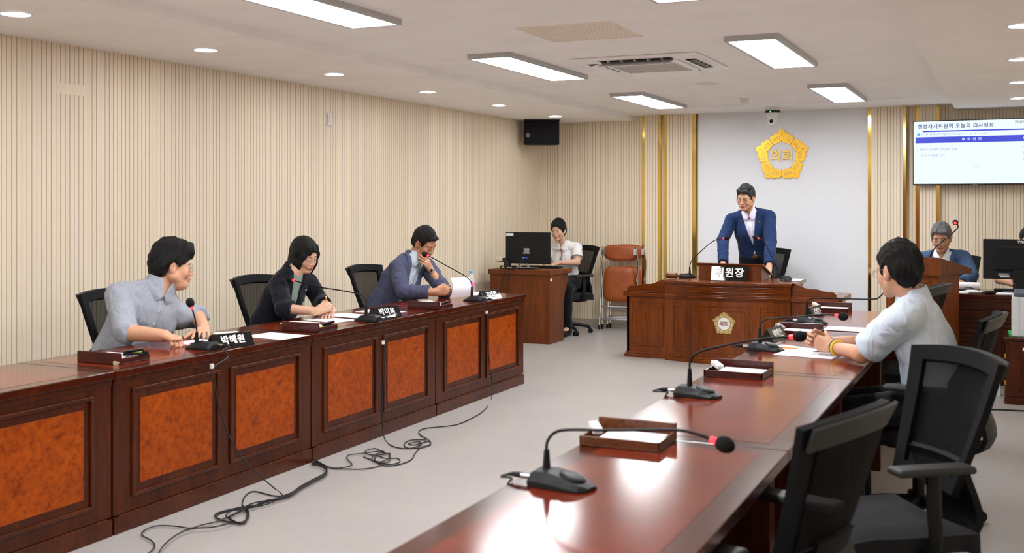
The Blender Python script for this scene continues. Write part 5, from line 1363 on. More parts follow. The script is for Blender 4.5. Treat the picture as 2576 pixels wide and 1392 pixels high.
def hair(S, H, O, t):
    st = S['hair']; h = H.hs; L = []
    th = st.get('th', .014); top = st.get('top', .010); W = H.w; M = H.M
    E = lambda c, r, k=.012, op='u': L.append(ell(W(*c), tuple(a * h for a in r), M, k * h, op))
    kind = st['kind']; seed = st.get('seed', 1)
    if kind in ('short', 'tied'):
        E((0, -.014 - st.get('back', 0), .034), (.075 + th, .097 + th, .088 + th + top))
        E((0, -.045, -.01), (.066 + th * .7, .055 + th, .065), .03)
        for c, rr in st.get('blobs', []): E(c, rr, .015)
        ys = np.array(st.get('ys', [-.14, -.075, -.05, -.034, -.018, .016, .024, .036, .046, .060, .075, .12])); zs = np.array(st.get('zs', [-.085, -.080, -.062, -.030, .028, .028, -.012, -.008, .030, .052, .060, .066])); lift = st.get('lift', 0)
        ct = st.get('tilt', 0)
        def cut(P):
            q = H.loc(P); z0 = np.interp(q[..., 1], ys, zs) + lift * (q[..., 1] > .045) + ct * q[..., 0] * (q[..., 1] > .04)
            z0 = z0 + .012 * np.clip((q[..., 1] - .05) / .03, 0, 1) * np.cos(np.clip(q[..., 0] / .05, -1, 1) * 1.57) * st.get('arch', 1)
            return ((z0 - q[..., 2]) * .8 * h).astype(F32)
        L.append(custom(cut, *BIG, op='i', k=.004))
        for c, rr in st.get('fringe', []): E(c, rr, .010)
        if kind == 'tied':
            E((0, -.052, -.035), (.072, .052, .062), .02)
            L.append(cap(W(0, -.10, -.015), W(0, -.118, -.06), .026 * h, .022 * h, .02)); L.append(cap(W(0, -.118, -.06), W(.0, -.10, -.15), .020 * h, .010 * h, .01))
    else:
        E((0, -.014, .034), (.086, .108, .102)); E((0, -.026, -.035), (.088, .088, .130), .03)
        L.append(custom(lambda P: ((-.152 + .10 * np.clip(H.loc(P)[..., 1] + .02, 0, .1) * 0 - H.loc(P)[..., 2]) * h).astype(F32), *BIG, op='i', k=.006))
        E((st.get('part', .0), .135, -.032), (.055, .098, .102), .010, 's')
        E((0, .075, -.13), (.050, .06, .06), .010, 's')
        for sx in (-1, 1):
            L.append(cap(W(sx * .070, -.006, .03), W(sx * .064, -.002, -.128), .030 * h, .026 * h, .02)); L.append(cap(W(sx * .046, .058, .078), W(sx * .069, .054, .02), .014 * h, .015 * h, .02)); L.append(cap(W(sx * .070, .058, .02), W(sx * .079, .042, -.05), .016 * h, .015 * h, .02)); L.append(cap(W(sx * .079, .042, -.05), W(sx * .066, .040, -.122), .017 * h, .012 * h, .02)); L.append(cap(W(sx * .078, .015, -.04), W(sx * .068, .018, -.122), .020 * h, .016 * h, .02))
    sc = st.get('nscale', 90); amp = st.get('amp', .0022)
    rs = np.random.RandomState(seed); D = [(rs.normal(size=3) * np.array([1.6, .8, .35]) if kind != 'curly' else rs.normal(size=3), rs.uniform(0, 6.28)) for _ in range(8)]
    def disp(P):
        q = H.loc(P); s = 0
        for d, ph in D: s = s + np.sin((q @ d) * sc + ph + 1.5 * np.sin((q @ np.array([31., 27., 19.])) + ph))
        return (s * amp / 2).astype(F32)
    L.append(custom(disp, *BIG, op='d'))
    lo, hi = bounds(L, .02); hair_o = sdf_mesh('hair', L, lo, hi, .0034, st.get('mat', 'hair_black'), O, t)
    rs = random.Random(seed); n = st.get('wisps', 0)
    if n:
        m = MB()
        for i in range(n):
            a = rs.uniform(0, 2 * PI); e = rs.uniform(.15, 1.35); R0 = (.075 + th, .097 + th, .088 + th + top)
            d = Vector((math.cos(a) * math.cos(e), math.sin(a) * math.cos(e), math.sin(e))); p = Vector((d.x * R0[0], d.y * R0[1] - .014, d.z * R0[2] + .034))
            tg = Vector((rs.uniform(-1, 1), rs.uniform(-.4, 1), rs.uniform(-.2, .5))).normalized(); l = rs.uniform(.008, .022)
            pts = [p * .985, p + (d * .22 + tg * .5) * l * .6, p + (d * .12 + tg) * l]; m.tube([W(*q) - O for q in pts], [.0011 * h, .0008 * h, .0002], 4, smooth=3)
        m.build('stray_hair', st.get('mat', 'hair_black'), hair_o, smooth=True)
def glasses(S, H, O, t):
    g = S['glasses']; mt = g.get('mat', 'glasses_metal'); rr = g.get('r', .0011); w, hh = g.get('w', .0235), g.get('h', .0165)
    W = lambda x, y, z: H.w(x, y, z) - O; y0 = max(H.face_y(.0, .0) + .006, .098); zc = g.get('z', -.006)
    root = None; m = MB()
    for sx in (-1, 1):
        pts = []
        for i in range(29):
            a = 2 * PI * i / 28; ca, sa = math.cos(a), math.sin(a); p = g.get('pow', .6)
            pts.append(W(sx * .0335 + w * math.copysign(abs(ca) ** p, ca), y0 - .004 * (ca * sx > 0) * abs(ca), zc + hh * math.copysign(abs(sa) ** p, sa)))
        m.tube(pts, rr, 6, caps=False)
        xs = sx * (.0335 + w); m.tube([W(xs, y0 - .004, zc + .007), W(sx * .078, .06, zc + .010), W(sx * .082, -.005, .012), W(sx * .078, -.03, -.008)], rr, 6)
    m.tube([W(-.0115, y0, zc + .003), W(0, y0 + .002, zc + .006), W(.0115, y0, zc + .003)], rr, 6)
    o = m.build('eyeglasses', mt, t, smooth=True)
    for sx in (-1, 1):
        m = MB(); m.grid(lambda a, b: W(sx * .0335 + w * .95 * (2 * a - 1), y0 - .001, zc + hh * .95 * (2 * b - 1)), 2, 2, .0008); m.build('glass_lens', 'lens', o)
def garment(S, g, O, t):
    name, mt, infl = g['name'], g['mat'], g.get('infl', .010)
    r, f, u = S['tr'], S['tf'], S['tu']; P, N = S['P'], S['N']; TM = np.array([list(r), list(f), list(u)], F32).T; n0 = npv(N)
    loc = lambda Q: (Q - n0) @ TM
    T = torso_prims(S, infl); L = list(T)
    sl = g.get('sleeve', (1.9, 1.9)); fl_ = g.get('flare', .004)
    for s in (0, 1):
        L += arm_prims(S, s, infl + .002, sl[s], flare=fl_)
    base = list(L)
    L.append(custom(fold_noise(g.get('nscale', 34), g.get('amp', .0032), g.get('seed', 3)), *BIG, op='d'))
    if g.get('hem') is not None: L.append(halfspace(P + (N - P) * g['hem'], -(N - P)))
    # neck opening
    L.append(cap(N + u * .0, N + u * .25, g.get('nr', .056), None, .004, 's'))
    V = g.get('V')
    if V:
        z0, z1, w0 = V      # depth of the V below N, top, half width at top
        def vcut(Q):
            q = loc(Q); w = w0 * np.clip((q[..., 2] - z0) / (z1 - z0), 0, 1.25); d = (np.abs(q[..., 0] - g.get('vx', 0)) - w) * .85
            if g.get('lowV') is not None:
                zb = g['lowV']; w2 = .30 * np.clip(zb - q[..., 2], 0, .4); d = np.minimum(d, np.where(q[..., 2] < zb, (np.abs(q[..., 0]) - w2) * .9, .1))
            else: d = np.where(q[..., 2] < z0, .05, d)
            return np.maximum(d, .0 - q[..., 1]).astype(F32)
        L.append(custom(vcut, *BIG, op='i', k=.0)); L[-1].f = (lambda Q, v=vcut: -v(Q))
    lo, hi = bounds(L, .03); vx = g.get('vox', .0062)
    ob = sdf_mesh(name, L, lo, hi, vx, mt, O, t)
    if g.get('lapel') and V:
        z0, z1, w0 = V; lw = g['lapel']
        def region(Q):
            q = loc(Q); zz = q[..., 2]; tt = np.clip((zz - z0) / (z1 - z0), 0, 1.2); w = w0 * tt; notch = np.where(zz > -.075, .62, 1.0)
            prof = lw * np.clip(tt * 1.9, 0, 1) * notch; ax_ = np.abs(q[..., 0] - g.get('vx', 0))
            d = np.maximum(w - ax_ - .004, ax_ - w - prof); d = np.maximum(d, z0 - zz); d = np.maximum(d, zz - .01); return np.maximum(d, -q[..., 1] - .0).astype(F32)
        LL = [Prim(p.f, p.lo, p.hi, p.op, p.k) for p in torso_prims(S, infl + .0095)] + [L[len(base)]]
        LL.append(custom(region, *BIG, op='i', k=.002)); LL.append(cap(N, N + u * .25, .056, None, .003, 's'))
        lo, hi = bounds(LL, .02); sdf_mesh('lapel', LL, lo, hi, vx, mt, O, ob)
    for c in [g.get('collar')] + ([dict(h=.030, r=.068, gap=1.5, jk=1)] if g.get('lapel') else []):
        if not c: continue
        ht, rd, gap = c.get('h', .042), c.get('r', .064), c.get('gap', .5)
        top = N + u * (.030 + ht * .75) + f * -.004; bot = N - u * .020 + f * .010
        def shell(Q):
            a = npv(bot); b = npv(top); ab = b - a; tt = np.clip(((Q - a) @ ab) / (ab @ ab), -.25, 1); w = (Q - a) - tt[..., None] * ab
            rad = np.sqrt((w * w).sum(-1)); rr = (rd + .024) - .024 * tt; q = loc(Q); fr = q[..., 1]
            d = np.abs(rad - rr) - .0035; d = np.maximum(d, (((Q - b) @ (ab / np.linalg.norm(ab))))); xa = np.abs(q[..., 0]); low = -.16 - .52 * np.clip(fr / .06, 0, 1) * np.clip((xa - .004) / .026, 0, 1) * np.clip((.085 - xa) / .03, 0, 1)
            tr = ((Q - a) @ ab) / (ab @ ab); d = np.maximum(d, (low - tr) * .05)
            gp = gap * (.012 + .05 * np.clip(1 - tr, 0, 1.4)) if False else gap * np.clip(.004 + .040 * tr, .003, .07)
            d = np.maximum(d, np.where(fr > 0, gp - np.abs(q[..., 0] - c.get('x', 0)), -.05)); d = np.maximum(d, fr - .022) if c.get('jk') else d; return d.astype(F32)
        pr = Prim(shell, np.minimum(npv(bot), npv(top)) - .11, np.maximum(npv(bot), npv(top)) + .11, 'u', .0)
        lo = pr.lo; hi = pr.hi; sdf_mesh('collar', [pr], lo, hi, .0032, c.get('mat', mt), O, ob)
    if g.get('placket'):
        m = MB(); pts = []
        a0, a1 = g['placket']
        T2 = torso_prims(S, infl + .001)
        def front(z):
            ys = np.linspace(.24, .0, 121); Q = np.array([list(N + u * z + f * float(y)) for y in ys], F32); d = np.full(len(Q), .2, F32)
            for p in T2: d = _smin(d, p.f(Q), p.k)
            i = int(np.argmax(d < 0)); return N + u * z + f * (float(ys[i]) + .003)
        zs = [a0 + (a1 - a0) * i / 10 for i in range(11)]; C_pts = [front(z) - O for z in zs]
        m.add([p + r * s for p in C_pts for s in (-.015, .015)], [(i * 2, i * 2 + 1, i * 2 + 3, i * 2 + 2) for i in range(10)])
        o2 = m.build('placket', mt, ob, smooth=True)
        md = o2.modifiers.new('s', 'SOLIDIFY'); md.thickness = .004; md.offset = 0
        for i in range(1, 10, 2):
            m = MB(); m.ball(C_pts[i] + f * .004, (.0045, .0045, .0045), u=10, v=6); m.build('button', g.get('btn', 'label_white'), ob, smooth=True)
    if g.get('trims'):
        for s in (0, 1):
            a = S['sh'][s]; e = S['el'][s]; up = sl[s]; c0 = a + (e - a) * up; dn = (e - a).normalized(); rad = (.054 + (.043 - .054) * up) + infl + .002 + fl_ + .001
            x = dn.orthogonal().normalized(); y = dn.cross(x); m = MB()
            m.tube([c0 - dn * .003 + (x * math.cos(q) + y * math.sin(q)) * rad - O for q in [2 * PI * i / 24 for i in range(25)]], .0035, 6, caps=False); m.build('cuff_trim', g['trims'], ob, smooth=True)
    return ob
def spec(P, N, tyaw, head, el, wr, hands, shw=.185, shdrop=.045, stand=False, sh=None, legyaw=None, **k):
    """index 0 = the person's right, 1 = left"""
    P, N = Vector(P), Vector(N); up = (N - P).normalized(); f = Vector((math.cos(R(tyaw)), math.sin(R(tyaw)), 0)); r = f.cross(up).normalized(); f = up.cross(r).normalized()
    if r.dot(Vector((f.y, -f.x, 0))) < 0: r = -r
    S = dict(P=P, N=N, tr=r, tf=f, tu=up, head=head)
    S['sh'] = [N + r * shw - up * shdrop, N - r * shw - up * shdrop]
    if sh: S['sh'] = [Vector(a) for a in sh]
    S['el'] = [Vector(e) for e in el]; S['wr'] = [Vector(w_) for w_ in wr]; S['hand'] = hands
    ly = R(tyaw if legyaw is None else legyaw); lf = Vector((math.cos(ly), math.sin(ly), 0)); lr = Vector((lf.y, -lf.x, 0)); P0 = P.copy()
    S['hip'] = [P0 + lr * .09 - Vector((0, 0, .0)), P0 - lr * .09]
    if stand:
        S['kn'] = [P0 + lr * .10 + lf * .03 + Vector((0, 0, -.43)), P0 - lr * .10 + lf * .03 + Vector((0, 0, -.43))]
        S['an'] = [Vector((P0 + lr * .11).xy.to_3d()) + Vector((0, 0, .075)), Vector((P0 - lr * .11).xy.to_3d()) + Vector((0, 0, .075))]
    else:
        S['kn'] = [P0 + lr * .13 + lf * .42 + Vector((0, 0, -.06)), P0 - lr * .13 + lf * .42 + Vector((0, 0, -.06))]
        S['an'] = [Vector((q + lf * -.02).xy.to_3d()) + Vector((0, 0, .075)) for q in S['kn']]
    S['toe'] = [a + lf * .17 + Vector((0, 0, -.035)) for a in S['an']]
    S.update(k); return S
# ---------------------------------------------------------------- the eight people
SK_M = srgb(192, 140, 108); SK_P = srgb(206, 156, 126); SK_F = srgb(212, 168, 142); SK_T = srgb(196, 144, 110)
LIPM = srgb(160, 92, 78)[:3]; LIPF = srgb(190, 92, 92)[:3]
def hd(d, n, left, **k):
    d = Vector(d).normalized(); n = Vector(n); return dict(d=d, n=n, side=(n.cross(d) if left else d.cross(n)), **k)
NK = dict(name='shirt', infl=.008)
# man in grey shirt, looking away over his left shoulder
S = spec((-4.63, 4.74, .60), (-4.455, 4.86, 1.022), -22, Head((-4.405, 4.925, 1.145), 50, 4, -3, 1.05, fat=.010),
    [(-4.35, 4.50, .815), (-4.42, 5.15, .84)], [(-4.11, 4.535, .805), (-4.205, 4.955, .80)],
    [hd((.92, -.12, -.12), (0, 0, -1), False, curls=[(55, 65, 40)] * 4, hs=1.02, thumb=(10, 30, 30)), hd((.55, -.78, -.12), (0, 0, -1), True, curls=[(8, 10, 6), (6, 8, 6), (6, 8, 6), (8, 10, 8)], spread=.16, thumb=(0, 5, 5), thumb_out=.8)],
    shw=.19, shdrop=.115, bulk=1.16, armb=1.22, neckb=1.12, skin=SK_P, lip=LIPM, belly=.02, legyaw=0, brow=.003, hv=.0026,
    hair=dict(kind='short', th=.020, top=.022, amp=.0034, nscale=120, seed=4, wisps=70, ys=[-.14, -.075, -.05, -.034, -.018, .012, .022, .036, .05, .066, .08, .12], zs=[-.060, -.058, -.045, -.022, .024, .024, -.004, .0, .020, .034, .044, .05],
              blobs=[((.0, .03, .115), (.07, .07, .035)), ((-.02, -.05, .10), (.06, .06, .04)), ((.03, .06, .09), (.045, .05, .04))], fringe=[((.01, .072, .075), (.056, .032, .032)), ((-.03, .075, .066), (.035, .026, .025))]),
    glasses=dict(mat='glasses_clear', w=.025, h=.021, pow=.9, r=.0009),
    clothes=[dict(name='shirt', mat='shirt_grey', infl=.010, sleeve=(1.12, 1.18), flare=.008, nscale=30, amp=.005, seed=2, collar=dict(h=.042, r=.078, gap=.7), placket=(-.06, -.42), nr=.06, V=(-.05, .03, .030))])
person(S, 'person in a pale grey shirt with rolled sleeves, head turned away')
# woman in navy jacket
S = spec((-4.66, 6.10, .59), (-4.475, 6.19, 1.048), -14, Head((-4.43, 6.25, 1.155), -10, 20, 4, .97, female=True),
    [(-4.37, 5.93, .815), (-4.42, 6.42, .83)], [(-4.14, 5.985, .805), (-4.13, 6.14, .80)],
    [hd((.55, .55, .30), (-.5, .6, -.5), False, curl=(45, 50, 30), hs=.92, thumb=(15, 20, 20)), hd((.35, -.85, -.05), (-.1, 0, -1), True, curl=(20, 25, 15), hs=.92)],
    shw=.160, shdrop=.085, bulk=.90, sh=[(-4.505, 6.065, .955), (-4.44, 6.325, .955)], armb=.95, neckb=.86, skin=SK_F, lip=LIPF, eyes='down', brow=.0018, bust=True, legyaw=0, hv=.0026,
    hair=dict(kind='bob', amp=.0012, nscale=90, seed=6, part=-.012),
    clothes=[dict(name='top', mat='top_sage', infl=.005, sleeve=(.15, .15), nr=.062, amp=.0008), dict(name='jacket', mat='jacket_navy', infl=.014, sleeve=(1.28, 1.45), flare=.010, nscale=26, amp=.005, seed=8, V=(-.40, .04, .056), lapel=.062, nr=.058)])
pw, O = person(S, 'person with a black bob in a navy jacket, looking down at papers')
def pin(S, x, z, label, mt='steel'):
    T = torso_prims(S, .026); ys = np.linspace(.25, 0, 126); Q = np.array([list(S['N'] + S['tu'] * z + S['tr'] * x + S['tf'] * float(y)) for y in ys], F32); d = np.full(len(Q), .2, F32)
    for p in T: d = _smin(d, p.f(Q), p.k)
    i = int(np.argmax(d < 0)); return S['N'] + S['tu'] * z + S['tr'] * x + S['tf'] * (float(ys[i]) + .002)
q = pin(S, -.085, -.085, ''); m = MB(); m.cyl(q - O, q - O + S['tf'] * .004, .008, n=14); m.build('lapel_pin', 'steel', pw, smooth=True)
pencil((-4.085, 6.045, .757), (-4.105, 6.035, .900), 'orange pencil held upright by the woman in the navy jacket', r=.0045)
# man resting his cheek
S = spec((-4.66, 7.60, .59), (-4.46, 7.79, 1.055), -12, Head((-4.375, 7.845, 1.185), -4, 30, 6, 1.0),
    [(-4.35, 7.46, .815), (-4.15, 7.77, .80)], [(-4.11, 7.545, .815), (-4.30, 7.835, .955)],
    [hd((.75, .28, .12), (-.25, .95, 0), False, curls=[(58, 62, 40)] * 4, thumb=(20, 35, 25)), hd((-.20, -.60, .80), (-.95, .1, -.15), True, curls=[(16, 12, 8), (14, 14, 8), (14, 16, 10), (16, 18, 10)], spread=.08, thumb=(0, 10, 10))],
    shw=.185, bulk=1.05, armb=1.05, skin=SK_M, lip=LIPM, eyes='down', brow=.0030, legyaw=0, sh=[(-4.50, 7.62, .985), (-4.405, 7.95, .985)], hv=.0026,
    hair=dict(kind='short', th=.010, top=.014, amp=.0018, seed=9, fringe=[((.0, .070, .084), (.050, .026, .020))]),
    clothes=[dict(name='shirt', mat='shirt_pattern', infl=.001, sleeve=(.15, .15), amp=.0008, collar=dict(h=.035, r=.060, gap=.9, mat='shirt_pattern'), placket=(-.07, -.42), V=(-.05, .03, .03), nr=.056),
             dict(name='jacket', mat='jacket_slate', infl=.014, sleeve=(1.80, 1.40), flare=.008, nscale=26, amp=.006, seed=11, V=(-.48, .04, .085), lapel=.060, nr=.064)])
pm3, O = person(S, 'person in a slate blue jacket resting his cheek on his hand')
w_ = S['wr'][1]; e_ = S['el'][1]; d = (w_ - e_).normalized(); x = d.orthogonal().normalized(); y = d.cross(x); c0 = w_ - d * .015
wt = MB(); wt.tube([c0 - O + (x * math.cos(q) + y * math.sin(q)) * .0315 for q in [2 * PI * i / 24 for i in range(25)]], .006, 8, caps=False, squash=(tuple(d), 1.0)); wo = wt.build('wristwatch', 'steel', pm3, smooth=True)
cd = (Vector((0, 0, CAMH)) - c0); cd = (cd - d * cd.dot(d)).normalized(); m = MB(); m.cyl(c0 - O + cd * .028, c0 - O + cd * .041, .019, .018, 24); m.build('watch_case', 'steel', wo, smooth=True); m = MB(); m.cyl(c0 - O + cd * .041, c0 - O + cd * .0415, .014, .014, 24); m.build('watch_face', 'black_gloss', wo)
# paper he holds
pp = [at_t(1141, 744, 8.50), at_t(1143, 722, 8.46), at_t(1160, 703, 8.44), at_t(1183, 699, 8.46)]; qq = [at_t(1141, 744, 8.50) + Vector((.02, .10, -.0)), at_t(1160, 742, 8.6), at_t(1176, 728, 8.62), at_t(1184, 702, 8.6)]
h0 = Vector((-3.99, 7.64, .815))
def held(u, v):
    a = R(100 * v - 5); rad = .12
    base = Vector((-4.03, 7.60, .765)); ax = Vector((.12, .27, 0)).normalized(); up_ = Vector((-.25, .1, .95)).normalized(); nn = ax.cross(up_)
    p = base + ax * (.02 + .19 * u) + up_ * (.155 * v) + nn * (.045 * math.sin(v * 2.4 + .3)) + ax * .03 * v
    return p - h0
m = MB(); m.grid(held, 8, 12, .0008); o = m.build('paper_sheet', 'paper_print', smooth=True, loc=h0); tag(o, 'curved white sheet held up by the man in the slate blue jacket', 'paper')
# woman at the computer
S = spec((-4.76, 11.98, .59), (-4.755, 11.84, 1.03), -86, Head((-4.785, 11.76, 1.195), -92, 10, 0, .97, female=True),
    [(-4.96, 11.74, .83), (-4.545, 11.74, .83)], [(-4.87, 11.48, .835), (-4.665, 11.47, .835)],
    [hd((.1, -.95, -.1), (0, 0, -1), False, curl=(15, 25, 15), hs=.9), hd((-.15, -.95, -.1), (0, 0, -1), True, curl=(15, 25, 15), hs=.9)],
    shw=.165, bulk=.94, armb=.95, neckb=.86, skin=SK_F, lip=LIPF, brow=.0020, bust=True, gaze=0, eyeh=.0034, fv=.0032, hv=.0035, trouser='trousers_dark',
    hair=dict(kind='tied', th=.015, top=.012, amp=.0012, seed=12, zs=[-.085, -.080, -.062, -.038, -.020, -.020, -.018, -.010, .006, .026, .042, .056], arch=2.0),
    clothes=[dict(name='polo_shirt', mat='polo_white', infl=.009, sleeve=(.72, .72), flare=.008, nscale=26, amp=.003, seed=13, V=(-.13, .03, .035), collar=dict(h=.030, r=.062, gap=1.0), trims='trim_black', nr=.058)])
pf, O = person(S, 'person with tied back hair in a white polo shirt at the computer')
def surf(S, x, z, infl=.012):
    T = torso_prims(S, infl); ys = np.linspace(.25, 0, 126); Q = np.array([list(S['N'] + S['tu'] * z + S['tr'] * x + S['tf'] * float(y)) for y in ys], F32); d = np.full(len(Q), .2, F32)
    for p in T: d = _smin(d, p.f(Q), p.k)
    i = int(np.argmax(d < 0)); return S['N'] + S['tu'] * z + S['tr'] * x + S['tf'] * (float(ys[i]) + .003)
m = MB(); m.tube([surf(S, -.05 - .012 * i, -.155 + .002 * abs(i - 2.5)) - O for i in range(6)], .003, 6); m.build('pocket_trim', 'trim_black', pf, smooth=True)
m = MB(); m.tube([surf(S, x, z) - O for x, z in [(-.015, -.07), (-.004, -.10), (.006, -.12), (.0, -.15), (-.003, -.18)]], .0028, 6, smooth=3); m.build('placket_trim', 'trim_black', pf, smooth=True)
m = MB(); hh = S['head']; e0 = hh.w(-.083, .004, -.010)
m.tube([e0 - O, hh.w(-.080, .015, -.04) - O, hh.w(-.075, .03, -.09) - O, surf(S, -.045, -.04) - O, surf(S, -.01, -.10) - O, surf(S, .0, -.2) - O, surf(S, .0, -.32) - O], .0018, 6, smooth=5); m.ball(e0 - O, .008, u=10, v=8); m.build('earphone', 'label_white', pf, smooth=True)
# standing man in blue suit
S = spec((-2.43, 11.50, .93), (-2.475, 11.335, 1.415), -84, Head((-2.488, 11.225, 1.56), -101, 11, -3, 1.03, fat=.004),
    [(-2.722, 11.21, 1.13), (-2.228, 11.20, 1.12)], [(-2.665, 10.98, .885), (-2.20, 10.98, .88)],
    [hd((.05, -.62, -.62), (0, .5, -.8), False, curl=(-10, 5, 5)), hd((-.05, -.62, -.62), (0, .5, -.8), True, curl=(-10, 5, 5))],
    shw=.190, shdrop=.07, stand=True, bulk=1.06, armb=1.06, neckb=1.02, skin=SK_P, lip=LIPM, brow=.0032, gaze=-.001, fv=.0028, hv=.0035,
    hair=dict(kind='short', th=.010, top=.016, amp=.0028, seed=21, mat='hair_dark_grey', fringe=[((-.02, .082, .085), (.045, .030, .024)), ((.03, .075, .090), (.035, .03, .022))], blobs=[((-.015, .03, .115), (.06, .06, .025))]),
    glasses=dict(w=.0235, h=.015, pow=.55, r=.0012),
    clothes=[dict(name='shirt', mat='shirt_lilac', infl=.001, sleeve=(.15, .15), amp=.0008, collar=dict(h=.040, r=.062, gap=1.0, mat='shirt_lilac'), placket=(-.08, -.44), V=(-.06, .03, .03), nr=.057),
             dict(name='jacket', mat='jacket_blue', infl=.014, sleeve=(1.92, 1.92), flare=.008, nscale=24, amp=.005, seed=23, V=(-.34, .04, .085), lowV=-.37, lapel=.066, nr=.066, hem=-.25)])
pm5, O = person(S, 'person in a blue suit jacket and glasses standing behind the podium')
q = pin(S, -.092, -.075, ''); m = MB(); m.cyl(q - O, q - O + S['tf'] * .004, .009, n=14); m.build('lapel_pin', 'gold_plate', pm5, smooth=True)
q = surf(S, 0, -.445, .015); m = MB(); M_ = frameM(q - O + S['tf'] * .004, S['tr'], S['tu']); m.box(-.024, .024, -.014, .014, -.003, .003, M_); m.build('belt_buckle', 'gold_plate', pm5, bevel=.002)
# man in light blue, from behind
S = spec((-.27, 5.42, .60), (-.405, 5.37, 1.055), 172, Head((-.478, 5.355, 1.198), 139, 6, 0, 1.03),
    [(-.655, 5.80, .805), (-.645, 5.375, .80)], [(-.845, 5.70, .805), (-.80, 5.585, .80)],
    [hd((-.80, -.22, .18), (-.1, -1, 0), False, curls=[(52, 60, 30), (50, 58, 30), (46, 56, 30), (42, 54, 30)], thumb=(10, 25, 20)), hd((-.80, .28, .14), (-.1, 1, 0), True, curls=[(48, 58, 30), (46, 56, 30), (44, 54, 30), (40, 52, 30)], thumb=(10, 25, 20))],
    shw=.195, shdrop=.05, bulk=1.06, armb=1.05, skin=SK_P, lip=LIPM, belly=.015, legyaw=180, sh=[(-.43, 5.57, 1.0), (-.435, 5.18, 1.0)], hv=.0025,
    hair=dict(kind='short', th=.012, top=.012, amp=.0032, seed=31, wisps=60, nscale=120, zs=[-.095, -.088, -.068, -.034, .024, .024, -.016, -.010, .028, .052, .060, .066]),
    glasses=dict(mat='glasses_clear', w=.024, h=.018, pow=.8, r=.0010),
    clothes=[dict(name='shirt', mat='shirt_sky', infl=.013, sleeve=(.80, .80), flare=.020, nscale=24, amp=.006, seed=33, collar=dict(h=.058, r=.064, gap=.8), V=(-.07, .03, .03), nr=.058, hem=-.12)])
pm6, O = person(S, 'person in a light blue short sleeved shirt seen from behind, hands clasped')
w_ = S['wr'][1]; e_ = S['el'][1]; d = (e_ - w_).normalized(); x = d.orthogonal().normalized(); y = d.cross(x)
m = MB(); c0 = w_ + d * .036; m.tube([c0 - O + (x * math.cos(q) + y * math.sin(q)) * .0345 for q in [2 * PI * i / 28 for i in range(29)]], .0055, 8, caps=False, squash=(tuple(d), 1.0)); m.build('wristband', 'band_yellow', pm6, smooth=True, label='yellow rubber wristband')
m = MB(); c0 = w_ + d * .014
for i in range(20):
    q = 2 * PI * i / 20; m.ball(c0 - O + (x * math.cos(q) + y * math.sin(q)) * .0345, .0056, u=10, v=8)
m.build('bead_bracelet', 'bead_dark', pm6, smooth=True, label='bracelet of grey beads')
# grey haired man behind the lectern
S = spec((-.56, 11.12, .59), (-.59, 10.975, 1.03), -92, Head((-.597, 10.91, 1.185), -95, 14, 0, 1.03),
    [(-.84, 10.82, .84), (-.335, 10.78, .85)], [(-.70, 10.50, .80), (-.40, 10.46, .80)],
    [hd((.2, -.9, 0), (0, 0, -1), False, curl=(20, 25, 15)), hd((-.3, -.9, 0), (-.8, 0, -.5), True, curl=(35, 45, 25))],
    shw=.185, bulk=1.04, armb=1.04, skin=SK_T, lip=LIPM, eyes='down', brow=.0030, fv=.0030, hv=.0035,
    hair=dict(kind='short', th=.012, top=.018, amp=.003, seed=41, mat='hair_grey', fringe=[((-.01, .082, .080), (.052, .03, .024)), ((.03, .078, .085), (.035, .028, .022))]),
    glasses=dict(w=.0225, h=.013, pow=.6, r=.0009, mat='glasses_clear'),
    clothes=[dict(name='shirt', mat='shirt_white', infl=.001, sleeve=(.15, .15), amp=.0008, collar=dict(h=.042, r=.062, gap=1.2, mat='shirt_white'), placket=(-.10, -.42), V=(-.12, .03, .04), nr=.057),
             dict(name='jacket', mat='jacket_linen', infl=.014, sleeve=(1.85, 1.85), flare=.006, nscale=24, amp=.005, seed=43, V=(-.36, .04, .085), lapel=.062, nr=.066)])
pm7, O = person(S, 'person with grey hair and glasses in a blue linen jacket, looking down')
m = MB(); m.grid(lambda u, v: (-.42 + .17 * u - .0, 10.30 + .035 * math.cos(v * 4.6), .79 + .033 * math.sin(v * 4.6)), 2, 14, .001); o = m.build('paper_sheet', 'paper', smooth=True); tag(o, 'curled white sheet in the hand of the grey haired man', 'paper')
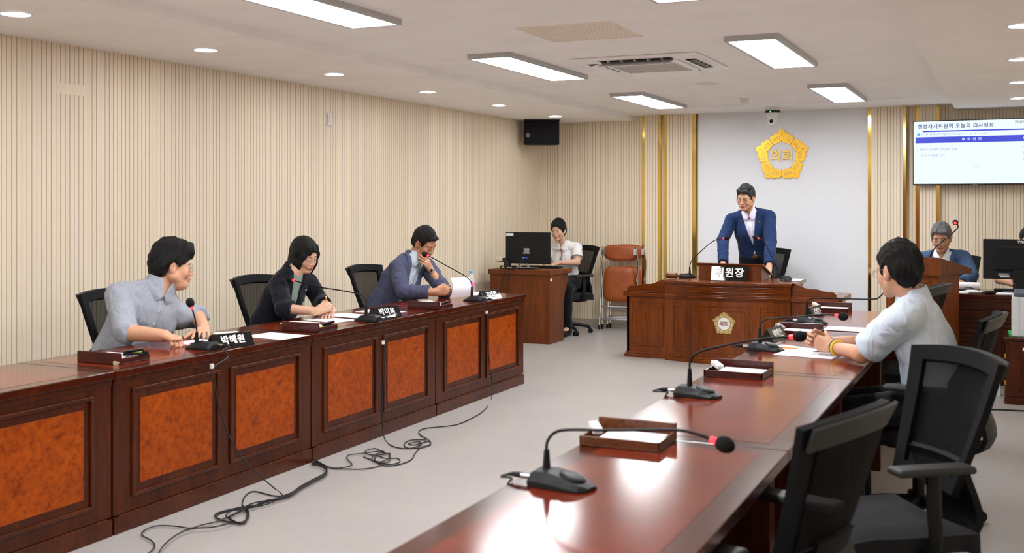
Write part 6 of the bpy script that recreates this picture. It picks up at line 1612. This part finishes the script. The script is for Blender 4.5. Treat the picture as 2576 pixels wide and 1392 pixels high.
w_ = S['wr'][1]; e_ = S['el'][1]; d = (e_ - w_).normalized(); x = d.orthogonal().normalized(); y = d.cross(x); m = MB(); m.tube([w_ + d * .01 - O + (x * math.cos(q) + y * math.sin(q)) * .034 for q in [2 * PI * i / 24 for i in range(25)]], .006, 8, caps=False); m.build('wristwatch', 'black_satin', pm7, smooth=True)
# person behind the right monitor
S = spec((.17, 11.20, .59), (.165, 11.06, 1.01), -92, Head((.150, 11.0, 1.165), -92, 12, 0, 1.0),
    [(-.10, 10.80, .825), (.42, 10.80, .825)], [(.03, 10.55, .80), (.31, 10.52, .80)],
    [hd((.5, -.8, 0), (.2, 0, -1), False, curl=(35, 45, 25)), hd((-.2, -.9, 0), (0, 0, -1), True, curl=(20, 25, 15))],
    shw=.18, skin=SK_P, lip=LIPM, brow=.003, fv=.0034, hv=.0036, armb=1.08,
    hair=dict(kind='short', th=.012, top=.012, amp=.002, seed=51),
    clothes=[dict(name='polo_shirt', mat='shirt_grey', infl=.012, sleeve=(.85, .85), flare=.012, amp=.004, seed=53, nr=.060, collar=dict(h=.03, r=.063, gap=.8), trims='trim_black')])
person(S, 'person mostly hidden behind the right monitor, one forearm showing')
# ---------------------------------------------------------------- camera, world, output look
cam = bpy.data.cameras.new('camera'); co = bpy.data.objects.new('camera', cam); COL.objects.link(co)
co.location = (0, 0, CAMH); co.rotation_euler = (R(90), 0, TH)
cam.sensor_fit = 'HORIZONTAL'; cam.sensor_width = 36; cam.lens = 36 * FPX / 2576
cam.shift_y = (HORZ - 696) / 2576; cam.shift_x = 0
cam.clip_start = .05
cam.dof.use_dof = True; cam.dof.focus_distance = 9.5; cam.dof.aperture_fstop = 4.2
SC.camera = co
w = bpy.data.worlds.new('world'); SC.world = w; w.use_nodes = True
w.node_tree.nodes['Background'].inputs[0].default_value = (.5, .5, .5, 1); w.node_tree.nodes['Background'].inputs[1].default_value = .3
SC.view_settings.view_transform = 'Standard'; SC.view_settings.look = 'None'; SC.view_settings.gamma = 1; SC.view_settings.exposure = 1.38
SC.cycles.max_bounces = 8; SC.cycles.diffuse_bounces = 5; SC.cycles.transparent_max_bounces = 16; SC.cycles.use_denoising = True
SC.cycles.sample_clamp_indirect = 6
